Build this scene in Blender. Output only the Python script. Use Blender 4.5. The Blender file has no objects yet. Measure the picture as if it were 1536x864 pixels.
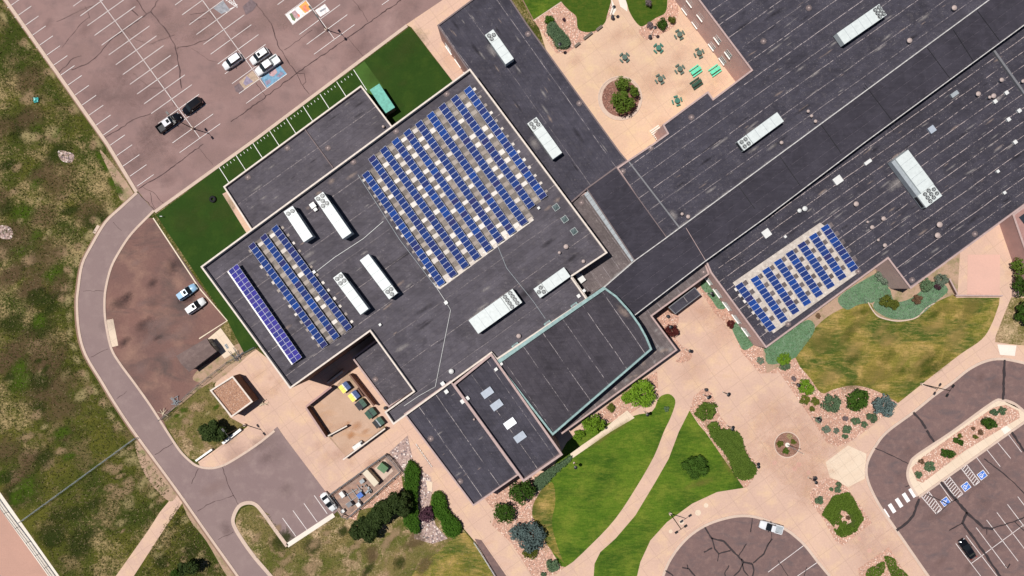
import bpy, bmesh, math, random
from mathutils import Vector, Matrix
R = random.Random(7)
scene = bpy.context.scene
COL = scene.collection
S = 1/6.75          # metres per photo pixel on the ground
H = 151.0           # height the drone hovers at
def P(x, y, z=0.0):
    k = (H-z)/H
    return Vector(((x-768)*S*k, (432-y)*S*k, z))
def PP(pts, z=0.0): return [P(x, y, z) for x, y in pts]
def T(ox, oy, f, pts): return [(ox+x/f, oy+y/f) for x, y in pts]
def ang(dx, dy): return math.atan2(-dy, dx)      # photo direction -> world angle
UA = math.radians(35.4)                          # the building's long axis

# ------------------------------------------------------------------ materials
class NT:
    def __init__(s, name):
        s.m = bpy.data.materials.new(name); s.m.use_nodes = True
        s.t = s.m.node_tree; s.n = s.t.nodes; s.l = s.t.links
        s.b = s.n['Principled BSDF']
    def link(s, a, b): s.l.new(a, b)
    def node(s, k, **kw):
        n = s.n.new(k)
        for a, v in kw.items(): setattr(n, a, v)
        return n
    def pos(s, rot=0.0, loc=(0,0,0), scale=(1,1,1), obj=False):
        if obj: o = s.node('ShaderNodeTexCoord').outputs['Object']
        else: o = s.node('ShaderNodeNewGeometry').outputs['Position']
        m = s.node('ShaderNodeMapping'); m.inputs['Rotation'].default_value = (0, 0, rot)
        m.inputs['Location'].default_value = loc; m.inputs['Scale'].default_value = scale
        s.link(o, m.inputs['Vector']); return m.outputs[0]
    def noise(s, v, scale, detail=4, rough=.55, dist=0):
        n = s.node('ShaderNodeTexNoise'); n.inputs['Scale'].default_value = scale
        n.inputs['Detail'].default_value = detail; n.inputs['Roughness'].default_value = rough
        n.inputs['Distortion'].default_value = dist
        s.link(v, n.inputs['Vector']); return n.outputs['Fac']
    def ramp(s, f, lo, hi):
        n = s.node('ShaderNodeMapRange'); n.inputs['From Min'].default_value = lo; n.inputs['From Max'].default_value = hi
        n.clamp = True; s.link(f, n.inputs['Value']); return n.outputs[0]
    def mix(s, f, a, b):
        n = s.node('ShaderNodeMix', data_type='RGBA')
        for i, v in ((0, f), (6, a), (7, b)):
            if hasattr(v, 'is_output') or isinstance(v, bpy.types.NodeSocket): s.link(v, n.inputs[i])
            elif isinstance(v, (int, float)): n.inputs[i].default_value = v
            else: n.inputs[i].default_value = (*v, 1)
        return n.outputs[2]
    def math(s, op, a, b=None):
        n = s.node('ShaderNodeMath', operation=op)
        for i, v in ((0, a), (1, b)):
            if v is None: continue
            if isinstance(v, bpy.types.NodeSocket): s.link(v, n.inputs[i])
            else: n.inputs[i].default_value = v
        return n.outputs[0]
    def sep(s, v):
        n = s.node('ShaderNodeSeparateXYZ'); s.link(v, n.inputs[0]); return n.outputs
    def bump(s, f, st, d=.05):
        n = s.node('ShaderNodeBump'); n.inputs['Strength'].default_value = st; n.inputs['Distance'].default_value = d
        s.link(f, n.inputs['Height']); s.link(n.outputs[0], s.b.inputs['Normal'])
    def fin(s, col, rough=.9, spec=.2, metal=0):
        if isinstance(col, bpy.types.NodeSocket): s.link(col, s.b.inputs['Base Color'])
        else: s.b.inputs['Base Color'].default_value = (*col, 1)
        s.b.inputs['Roughness'].default_value = rough
        s.b.inputs['Specular IOR Level'].default_value = spec
        s.b.inputs['Metallic'].default_value = metal
        return s.m
MC = {}
def plain(name, c, rough=.6, spec=.4, metal=0, var=.12):
    if name in MC: return MC[name]
    n = NT(name); p = n.pos(obj=True)
    f = n.noise(p, 1.7, 5)
    col = n.mix(n.ramp(f, .3, .7), tuple(v*(1-var) for v in c), tuple(min(1, v*(1+var)) for v in c))
    MC[name] = n.fin(col, rough, spec, metal); return MC[name]
def ground_mat(name, c1, c2, c3=None, s1=.08, s2=.6, fine=3.0, fv=.12, rough=.95, bump=.15, joints=None, jcol=None, stain=None, bd=.03):
    n = NT(name); p = n.pos()
    a = n.ramp(n.noise(p, s1, 4, .6, .4), .32, .68)
    col = n.mix(a, c1, c2)
    if c3: col = n.mix(n.ramp(n.noise(n.pos(loc=(31, 7, 0)), s2, 5, .62), .48, .72), col, c3)
    if stain:
        sc, lo, hi, sm = stain
        col = n.mix(n.ramp(n.noise(n.pos(loc=(91, 17, 0), rot=.6, scale=(.5, 1, 1)), sm, 5, .65, .6), lo, hi), col, sc)
    f = n.noise(p, fine, 3, .7)
    if 'lawn' in name:
        gm = n.noise(n.pos(rot=UA, scale=(.35, 1.6, 1)), 1.3, 5, .8, .5)
        col = n.mix(n.math('MULTIPLY', n.ramp(gm, .48, .68), .55), col, c3 or c2)
        col = n.mix(n.math('MULTIPLY', n.ramp(gm, .50, .32), .5), col, tuple(v*.55 for v in c1))
    f2 = n.math('MULTIPLY_ADD', n.ramp(f, .25, .75), 2*fv); f2.node.inputs[2].default_value = 1-fv
    mm = n.node('ShaderNodeVectorMath', operation='SCALE'); n.link(col, mm.inputs[0]); n.link(f2, mm.inputs['Scale'])
    col = mm.outputs[0]
    if joints:
        rot, sx, sy, w = joints
        o = n.sep(n.pos(rot=-rot))
        l = None
        for ax, sp in ((0, sx), (1, sy)):
            fr = n.math('FRACT', n.math('DIVIDE', o[ax], sp))
            q = n.math('LESS_THAN', fr, w/sp)
            l = q if l is None else n.math('MAXIMUM', l, q)
        col = n.mix(n.math('MULTIPLY', l, .5), col, jcol or tuple(v*.6 for v in c1))
    if bump: n.bump(f, bump, bd)
    return n.fin(col, rough, .15)
def stone_mat(name, cols, scale=4.0, soil=(.25,.18,.14)):
    n = NT(name); p = n.pos()
    v = n.node('ShaderNodeTexVoronoi'); v.inputs['Scale'].default_value = scale; n.link(p, v.inputs['Vector'])
    sp = n.node('ShaderNodeSeparateColor'); n.link(v.outputs['Color'], sp.inputs[0])
    col = n.mix(n.ramp(sp.outputs[0], .2, .8), cols[0], cols[1])
    col = n.mix(n.math('GREATER_THAN', sp.outputs[1], .8), col, cols[2])
    col = n.mix(n.math('GREATER_THAN', sp.outputs[2], .82), col, cols[3])
    col = n.mix(n.ramp(v.outputs['Distance'], .38, .75), col, soil)
    col = n.mix(n.math('MULTIPLY', n.ramp(n.noise(p, .25, 3), .4, .7), .35), col, soil)
    n.bump(v.outputs['Distance'], -.6, .1)
    return n.fin(col, .95, .1)
def field_mat(name, cols, s=.07):
    """patchy grass; cols = green, darker green, dry straw, bare soil"""
    n = NT(name); p = n.pos()
    a = n.noise(p, s, 5, .62, .5); b = n.noise(n.pos(loc=(13, 77, 0)), s*2.3, 5, .65, .3); c = n.noise(n.pos(loc=(5, 3, 0)), 1.1, 5, .75, .5)
    col = n.mix(n.ramp(a, .4, .62), cols[0], cols[1])
    big = n.noise(n.pos(loc=(40, 9, 0)), s*.45, 3, .6, .8)
    col = n.mix(n.math('MULTIPLY', n.ramp(b, .50, .62), .7), col, cols[3])
    c2 = n.noise(n.pos(loc=(9, 2, 0)), 2.3, 4, .8, .4)
    bc = n.math('ADD', n.math('ADD', n.math('MULTIPLY', b, .35), n.math('MULTIPLY', c2, .45)), n.math('MULTIPLY', big, .35))
    col = n.mix(n.ramp(bc, .59, .70), col, cols[2])
    col = n.mix(n.math('MULTIPLY', n.ramp(c, .58, .70), .8), col, tuple(v*.55 for v in cols[0]))
    f = n.noise(p, 4.5, 4, .8)
    mm = n.node('ShaderNodeVectorMath', operation='SCALE'); n.link(col, mm.inputs[0])
    f2 = n.math('MULTIPLY_ADD', n.ramp(f, .3, .7), .9); f2.node.inputs[2].default_value = .55
    n.link(f2, mm.inputs['Scale'])
    n.bump(c, .5, .25)
    return n.fin(mm.outputs[0], .97, .05)
def roof_mat(name, base, rot, sp=3.0, seam=.5, seamcol=(.26,.23,.24), speck=.3, minor=1.0, stain=.35, jit=0):
    n = NT(name); P0 = n.pos(rot=-rot)
    o = n.sep(P0)
    u, v = o[0], o[1]
    # broad mottling and streaks that run along the sheets
    a = n.noise(n.pos(), .12, 5, .6, .5)
    st = n.noise(n.pos(rot=-rot, scale=(.25, 2.2, 1)), .8, 4, .7)
    col = n.mix(n.ramp(a, .35, .68), tuple(x*.82 for x in base), tuple(x*1.25 for x in base))
    col = n.mix(n.math('MULTIPLY', n.ramp(st, .45, .75), .35), col, tuple(x*2.0 for x in base))
    g = n.noise(n.pos(loc=(4, 9, 0)), .9, 6, .8, .3)
    col = n.mix(n.math('MULTIPLY', n.ramp(g, .52, .72), stain), col, (.19, .165, .155))
    # ponding blotches
    bl = n.noise(n.pos(loc=(14, 3, 0)), .33, 6, .7, .8)
    col = n.mix(n.math('MULTIPLY', n.ramp(bl, .5, .7), .45), col, tuple(x*1.9 for x in base))
    col = n.mix(n.math('MULTIPLY', n.ramp(bl, .48, .30), .45), col, tuple(x*.62 for x in base))
    # sheets laid side by side, each a touch different
    sh = n.node('ShaderNodeTexWhiteNoise', noise_dimensions='1D'); n.link(n.math('FLOOR', n.math('DIVIDE', v, minor)), sh.inputs['W'])
    col = n.mix(n.math('MULTIPLY', sh.outputs['Value'], .22), col, tuple(x*1.7 for x in base))
    fr = n.math('FRACT', n.math('DIVIDE', v, minor))
    ml = n.math('LESS_THAN', fr, .07/minor)
    col = n.mix(n.math('MULTIPLY', ml, .35), col, tuple(x*.4 for x in base))
    vv = n.math('ADD', v, n.math('MULTIPLY', n.noise(n.pos(rot=-rot, scale=(.2, .2, .2)), 1.0, 2), .25))
    cell = n.math('DIVIDE', vv, sp)
    fr = n.math('FRACT', cell)
    L = n.math('LESS_THAN', fr, .11/sp)
    cid = n.math('FLOOR', cell)
    wn = n.node('ShaderNodeTexWhiteNoise', noise_dimensions='1D'); n.link(cid, wn.inputs['W'])
    brk = n.noise(n.pos(rot=-rot, scale=(1, .05, 1), loc=(3, 3, 3)), .9, 4, .8)
    brk2 = n.noise(n.pos(rot=-rot, loc=(8, 1, 3)), 3.0, 3, .8)
    bb = n.math('MULTIPLY', n.ramp(brk, .40, .56), n.ramp(brk2, .35, .6))
    L = n.math('MULTIPLY', n.math('MULTIPLY', L, bb), n.math('MULTIPLY_ADD', wn.outputs['Value'], .9))
    L = n.math('MULTIPLY', L, seam*1.6)
    col = n.mix(L, col, seamcol)
    # flecks of dirt and patched spots
    w = n.noise(n.pos(loc=(2, 8, 1)), 3.4, 4, .75)
    col = n.mix(n.math('MULTIPLY', n.math('MULTIPLY', n.ramp(w, .60, .70), n.ramp(bl, .40, .60)), speck), col, (.50, .45, .42))
    n.bump(st, .12, .02)
    n.m['r'] = 1
    return n.fin(col, .9, .10)
def leaf_mat(name, c1, c2, c3=None, s=.6):
    n = NT(name)
    oi = n.node('ShaderNodeObjectInfo')
    p = n.pos()
    a = n.noise(p, s, 3, .6)
    f = n.noise(p, 5.0, 2, .9)
    col = n.mix(n.ramp(a, .35, .65), c1, c2)
    col = n.mix(n.ramp(f, .35, .68), col, c3 or tuple(min(1, v*1.7) for v in c2))
    hs = n.node('ShaderNodeHueSaturation'); n.link(col, hs.inputs['Color'])
    vv = n.math('MULTIPLY_ADD', oi.outputs['Random'], .35); vv.node.inputs[2].default_value = .85
    n.link(vv, hs.inputs['Value'])
    m = n.fin(hs.outputs[0], .75, .15)
    tr = n.node('ShaderNodeBsdfTranslucent'); n.link(hs.outputs[0], tr.inputs[0])
    mx = n.node('ShaderNodeMixShader'); mx.inputs[0].default_value = .25
    n.link(n.b.outputs[0], mx.inputs[1]); n.link(tr.outputs[0], mx.inputs[2])
    n.link(mx.outputs[0], n.n['Material Output'].inputs[0])
    return m
def wall_mat(name, c1, c2, course=.3, mortar=(.42,.34,.3)):
    n = NT(name); p = n.pos(); o = n.sep(p)
    a = n.noise(p, .5, 4); f = n.noise(p, 6, 3, .7)
    col = n.mix(n.ramp(a, .3, .7), c1, c2)
    q = n.math('LESS_THAN', n.math('FRACT', n.math('DIVIDE', o[2], course)), .1)
    col = n.mix(n.math('MULTIPLY', q, .35), col, mortar)
    col = n.mix(n.math('MULTIPLY', n.ramp(f, .4, .7), .25), col, c2)
    return n.fin(col, .9, .15)

M = {}
M['ground'] = field_mat('dry field grass', ((.038,.050,.009),(.085,.082,.015),(.33,.245,.12),(.135,.095,.048)))
M['soil'] = ground_mat('packed pink soil', (.40,.27,.19), (.33,.22,.155), (.16,.16,.06), .2, .5, 3, .18)
M['asphalt'] = ground_mat('pink weathered asphalt', (.268,.170,.155), (.232,.150,.140), (.200,.133,.125), .05, .35, 6, .10, joints=None, stain=((.315,.210,.192), .52, .8, .12))
M['asphalt2'] = ground_mat('grey violet asphalt', (.238,.172,.162), (.212,.150,.146), (.26,.19,.178), .06, .4, 6, .08)
M['asphalt3'] = ground_mat('mottled plum asphalt', (.178,.113,.104), (.150,.098,.092), (.215,.138,.122), .09, .8, 5, .14, stain=((.115,.088,.09), .5, .75, .5))
M['dirtlot'] = ground_mat('brown milled lot', (.200,.107,.088), (.145,.085,.075), (.255,.150,.115), .06, .16, 3, .14, stain=((.085,.064,.060), .50, .72, .14))
M['concrete'] = ground_mat('pink buff concrete', (.58,.395,.300), (.50,.338,.268), (.60,.415,.28), .07, .3, 2.5, .08, joints=(UA, 4.2, 4.2, .13), stain=((.47,.285,.18), .58, .85, .12), jcol=(.40,.27,.21))
M['concretec'] = ground_mat('courtyard buff concrete', (.60,.42,.30), (.53,.365,.265), (.61,.44,.28), .09, .3, 2.5, .08, joints=(UA, 4.6, 4.6, .13), stain=((.50,.32,.23), .52, .8, .12), jcol=(.44,.30,.22))
M['walkwhite'] = ground_mat('pale new concrete', (.72,.66,.58), (.66,.58,.50), None, .2, .5, 3, .05)
M['walkcream'] = ground_mat('cream concrete pad', (.66,.54,.42), (.62,.49,.37), None, .2, .5, 3, .05, joints=(UA, 2.2, 2.2, .08))
M['track'] = ground_mat('salmon running track', (.46,.27,.21), (.42,.25,.195), None, .2, .5, 3, .06)
M['pinkpad'] = ground_mat('salmon concrete pad', (.60,.37,.30), (.56,.35,.285), None, .2, .5, 3, .05)
M['kerb'] = ground_mat('kerb concrete', (.56,.43,.35), (.50,.38,.31), None, .3, .5, 3, .07, joints=(UA, 3, 3, .05))
M['kerbdark'] = ground_mat('brown kerb face', (.26,.16,.12), (.22,.14,.10), None, .3, .5, 3, .07)
M['turf'] = ground_mat('artificial turf', (.025,.056,.008), (.019,.045,.006), (.034,.064,.009), .12, .3, 4, .22, rough=.98)
M['turflight'] = ground_mat('worn artificial turf', (.055,.115,.022), (.048,.10,.018), None, .12, .3, 6, .12, rough=.98)
M['lawn'] = ground_mat('green lawn', (.058,.118,.008), (.090,.148,.012), (.15,.18,.022), .14, .22, 3.2, .30, bump=.6, stain=((.032,.076,.006), .46, .66, .16))
M['lawnd'] = ground_mat('deep green lawn', (.034,.076,.006), (.050,.088,.008), (.078,.100,.012), .15, .8, 5, .22, bump=.5)
M['lawndry'] = ground_mat('half dry lawn', (.120,.130,.018), (.22,.165,.035), (.42,.27,.10), .07, .22, 3.2, .34, bump=.6, stain=((.050,.082,.012), .46, .60, .16))
M['drygrass'] = field_mat('straw grass', ((.085,.090,.020),(.17,.13,.05),(.44,.32,.19),(.30,.19,.12)), .12)
M['gravel'] = stone_mat('pink river gravel', ((.62,.36,.27),(.45,.25,.18),(.75,.58,.48),(.26,.16,.13)), 4.2, (.42,.255,.19))
M['cobble'] = stone_mat('pale cobble', ((.52,.39,.34),(.38,.28,.26),(.72,.63,.58),(.16,.13,.14)), 2.6, (.30,.21,.185))
M['mulch'] = stone_mat('red mulch', ((.22,.10,.075),(.30,.16,.12),(.40,.25,.2),(.08,.05,.04)), 4.0, (.18,.09,.07))
M['roofgravel'] = stone_mat('tan ballast stone', ((.46,.25,.155),(.36,.20,.125),(.56,.38,.28),(.20,.11,.08)), 6.5, (.30,.17,.12))
M['sagecover'] = ground_mat('sage groundcover', (.085,.17,.085), (.12,.20,.11), (.17,.24,.16), .3, 1.2, 5, .25, bump=.6)
M['sagedirt'] = ground_mat('leafy soil', (.05,.075,.012), (.035,.055,.01), (.09,.10,.02), .4, 1.2, 5, .25, bump=.5)
M['tar'] = plain('tar crack filler', (.035,.026,.028), .7, .3)
M['crackthin'] = plain('dark open crack', (.085,.055,.055), .9, .1)
M['paint'] = ground_mat('worn road paint', (.72,.68,.66), (.60,.52,.50), None, .5, 2, 6, .12)
M['paintw'] = plain('fresh white paint', (.80,.78,.76), .6, .3)
M['roof'] = roof_mat('membrane roof long seams', (.043,.040,.052), UA, 3.3, 1.0, (.42,.36,.35), speck=.75, stain=.28)
M['rooflr'] = roof_mat('membrane roof close seams', (.040,.037,.048), UA, 2.42, 1.25, (.46,.38,.36), speck=.8, stain=.25)
M['roofgym'] = roof_mat('gym membrane roof', (.069,.062,.073), UA, 6.1, .6, (.36,.31,.30), speck=.40, stain=.30)
M['roofn'] = roof_mat('north wing membrane', (.044,.041,.053), UA-math.pi/2, 6.5, .8, (.34,.30,.30), speck=.35, stain=.2)
M['roofaud'] = roof_mat('hall membrane', (.043,.038,.046), math.radians(-55), 4.9, .95, (.36,.32,.32), speck=.2, stain=.12, minor=1.4)
M['roofcor'] = roof_mat('spine membrane', (.034,.031,.040), UA, 2.1, .3, (.14,.12,.14), speck=.1, stain=.05, minor=2.1)
M['roofold'] = roof_mat('weathered ledge membrane', (.10,.082,.082), UA-math.pi/2, 2.6, .9, speck=.8, stain=.75)
M['roofs'] = roof_mat('south wing membrane', (.046,.043,.055), math.radians(-55), 4.2, 1.0, (.36,.32,.31), speck=.35, stain=.15)
M['brick'] = wall_mat('rose brick', (.46,.285,.26), (.38,.24,.22))
M['brickl'] = wall_mat('pale rose brick', (.62,.44,.40), (.52,.36,.33))
M['brickd'] = wall_mat('brown brick', (.20,.11,.085), (.14,.08,.06))
M['coping'] = plain('pale parapet coping', (.62,.54,.47), .6, .3)
M['copingpink'] = plain('pink parapet coping', (.40,.29,.27), .7, .3)
M['copingdark'] = plain('dark roof edge trim', (.16,.12,.12), .7, .3)
M['copingwhite'] = plain('white metal coping', (.80,.78,.74), .5, .4)
M['green'] = plain('weathered aqua fascia', (.22,.33,.32), .6, .4, var=.22)
M['white'] = plain('white sheet metal', (.55,.59,.58), .45, .4, var=.08)
M['white2'] = plain('white painted steel', (.62,.62,.60), .45, .4, var=.08)
M['offgrey'] = plain('grey sheet metal', (.30,.33,.35), .5, .4)
M['midgrey'] = plain('mid grey metal', (.16,.16,.17), .5, .4)
M['black'] = plain('black metal', (.012,.012,.014), .45, .4)
M['dark'] = plain('dark louvre', (.03,.03,.035), .6, .3)
M['glass'] = plain('dark window glass', (.03,.035,.045), .08, .6, var=0)
M['carglass'] = plain('tinted car glass', (.010,.012,.014), .08, .6, var=0)
M['skyglass'] = plain('skylight panel', (.36,.40,.46), .35, .5, var=.1)
M['skyglass2'] = plain('smoked skylight dome', (.10,.13,.13), .2, .6, var=.3)
M['skywhite'] = plain('white skylight panel', (.85,.87,.90), .3, .5, var=.02)
M['vent'] = plain('weathered vent metal', (.44,.35,.32), .6, .3)
M['rubber'] = plain('tyre rubber', (.018,.018,.020), .85, .2)
M['rim'] = plain('alloy rim', (.35,.35,.36), .35, .5, .6)
M['pvframe'] = plain('solar frame', (.62,.64,.72), .4, .5)
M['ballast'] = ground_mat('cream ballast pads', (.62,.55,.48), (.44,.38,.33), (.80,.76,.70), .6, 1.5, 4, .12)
M['rowgap2'] = ground_mat('pale slip sheet', (.50,.44,.39), (.38,.33,.29), (.62,.56,.49), .6, 1.2, 4, .15)
M['rowgap'] = ground_mat('shade toned rowgap sheet', (.20,.17,.15), (.13,.115,.105), (.30,.26,.225), .3, .9, 4, .2)
M['tan'] = plain('tan metal', (.62,.52,.38), .5, .3)
M['teal'] = plain('teal shed roof', (.12,.38,.31), .6, .3, var=.2)
M['tealm'] = plain('teal coated mesh', (.045,.16,.12), .6, .3)
M['greyg'] = plain('faded green coated mesh', (.085,.13,.105), .6, .3)
M['mint'] = plain('mint bench paint', (.12,.60,.38), .5, .4)
M['dgreen'] = plain('dark green paint', (.012,.06,.035), .5, .4)
M['shingle'] = ground_mat('brown shingles', (.165,.115,.105), (.13,.095,.09), (.20,.145,.13), .3, 1, 5, .15)
M['bark'] = plain('bark', (.09,.06,.04), .9, .1)
M['wood'] = plain('weathered wood', (.18,.15,.12), .9, .1)
M['rust'] = plain('rusty brick paving', (.36,.19,.13), .9, .1, var=.3)
M['red'] = plain('tail lamp red', (.35,.01,.01), .3, .5)
M['lamp'] = plain('clear lamp lens', (.7,.7,.72), .2, .5)
M['yellow'] = plain('yellow lid', (.85,.66,.12), .5, .4, var=.03)
M['blue'] = plain('navy dumpster steel', (.012,.045,.16), .5, .4)
M['bluebox'] = plain('blue cabinet', (.05,.14,.45), .5, .4)
M['isablue'] = plain('access blue paint', (.06,.17,.55), .6, .3)
pvcols = [(.012,.034,.155),(.013,.029,.13),(.010,.045,.215),(.017,.026,.115),(.024,.025,.10)]
def pv_mat(i, c):
    n = NT('solar cells %d' % i); p = n.pos(obj=True); o = n.sep(p)
    g = n.math('MAXIMUM', n.math('LESS_THAN', n.math('FRACT', n.math('DIVIDE', o[0], .166)), .09), n.math('LESS_THAN', n.math('FRACT', n.math('DIVIDE', o[1], .166)), .09))
    col = n.mix(n.math('MULTIPLY', g, .35), c, (.10,.14,.30))
    return n.fin(col, .09, .4)
PV = [pv_mat(i, c) for i, c in enumerate(pvcols)]
PV2 = [pv_mat(7, (.045,.035,.24)), pv_mat(8, (.035,.035,.19)), pv_mat(9, (.055,.04,.21))]
def stain(name, c, s=1.2, st=.7, lo=.16, hi=.52):
    n = NT(name); p = n.pos(obj=True); q = n.pos()
    ln_ = n.node('ShaderNodeVectorMath', operation='LENGTH'); n.link(p, ln_.inputs[0])
    a = n.noise(q, s*.35, 6, .75, .8); b = n.noise(q, s*2.2, 4, .8)
    e = n.math('SUBTRACT', n.math('ADD', n.math('MULTIPLY', a, .9), n.math('MULTIPLY', b, .5)), n.math('MULTIPLY', ln_.outputs['Value'], .62))
    f = n.math('MULTIPLY', n.ramp(e, lo, hi), st)
    tr = n.node('ShaderNodeBsdfTransparent'); mx = n.node('ShaderNodeMixShader')
    n.link(f, mx.inputs[0]); n.link(tr.outputs[0], mx.inputs[1]); n.link(n.b.outputs[0], mx.inputs[2]); n.link(mx.outputs[0], n.n['Material Output'].inputs[0])
    return n.fin(c, .95, .05)
ST = {'pale': stain('pale dust and sun glow stain', (.34,.31,.30), 1.6, .62, .22, .75), 'pink': stain('pinkish dust stain', (.42,.32,.27), 1.6, .5, .22, .75), 'soot': stain('dark damp stain', (.022,.020,.024), .9, .45, .15, .75),
 'tan': stain('trampled tan soil', (.33,.225,.13), 1.6, .6), 'straw': stain('bleached straw', (.36,.29,.14), 2.0, .6), 'olive': stain('dark weed growth', (.028,.038,.008), 1.0, .75),
 'green': stain('lush green growth', (.05,.085,.008), 1.0, .8), 'turfw': stain('worn turf', (.055,.085,.020), .8, .5, .1, .8), 'lawntan': stain('thin lawn tan', (.36,.25,.09), .8, .5, .1, .8), 'lawndark': stain('dense lawn', (.035,.065,.008), .8, .5, .1, .8),
 'brown': stain('brown dead growth', (.12,.078,.042), 1.2, .55),
 'oil': stain('tyre dirt', (.12,.078,.074), .5, .22, .1, .8), 'rust': stain('rust wash', (.50,.30,.21), .5, .20, .1, .8), 'wear': stain('bleached wear', (.32,.215,.195), .5, .32, .1, .8), 'drylawn': stain('parched lawn', (.20,.165,.045), .8, .5, .12, .8), 'orange': stain('orange clay wash', (.50,.25,.12), .8, .5, .1, .8)}
STM = MB_ = None
def blotch(kind, x, y, rx, ry, a=0, z=0.0, parent=None, name='stain'):
    global STM
    if STM is None: STM = {}
    if kind not in STM: STM[kind] = MB().sheet([(math.cos(i*.5236), math.sin(i*.5236), 0) for i in range(12)]).mesh('stain', ST[kind])
    GC[0] += 1
    p = P(x, y, z); k = (H-z)/H*S
    o = obj(name, STM[kind], parent, p+Vector((0,0,(GC[0] % 60)*.0003)), a, (rx*k, ry*k, 1))
    return o
LM = {
 'dark': leaf_mat('pine needles', (.016,.034,.008), (.028,.052,.011), (.060,.085,.022)),
 'darkg': leaf_mat('deep green leaves', (.018,.052,.006), (.034,.080,.008), (.065,.12,.016)),
 'bright': leaf_mat('bright leaves', (.075,.17,.007), (.12,.23,.012), (.21,.34,.03)),
 'mid': leaf_mat('mid green leaves', (.045,.10,.008), (.075,.135,.012), (.13,.18,.03)),
 'ground': leaf_mat('mat forming leaves', (.060,.115,.008), (.085,.150,.010), (.14,.20,.03)),
 'hedge': leaf_mat('hedge leaves', (.026,.085,.006), (.042,.115,.008), (.075,.16,.015)),
 'olive': leaf_mat('olive leaves', (.055,.085,.010), (.09,.115,.014), (.16,.16,.03)),
 'sage': leaf_mat('sage leaves', (.06,.11,.05), (.09,.15,.075), (.15,.22,.12)),
 'sagep': leaf_mat('pale sage leaves', (.10,.15,.10), (.15,.20,.14), (.24,.28,.21)),
 'blue': leaf_mat('blue spruce needles', (.055,.095,.085), (.085,.125,.12), (.15,.20,.19)),
 'plum': leaf_mat('plum leaves', (.045,.018,.030), (.065,.028,.045), (.10,.045,.06)),
 'wine': leaf_mat('wine leaves', (.05,.008,.008), (.075,.014,.012), (.12,.03,.025)),
 'brownl': leaf_mat('brown bush', (.12,.06,.03), (.16,.09,.05), (.2,.13,.08)),
 'lilac': leaf_mat('bare lilac twigs', (.16,.12,.13), (.2,.15,.16), (.26,.2,.2)),
 'straw': leaf_mat('straw blades', (.26,.20,.09), (.36,.28,.14), (.42,.34,.2)),
 'weed': leaf_mat('weed blades', (.045,.062,.012), (.075,.09,.016), (.15,.145,.04)),
}

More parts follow.
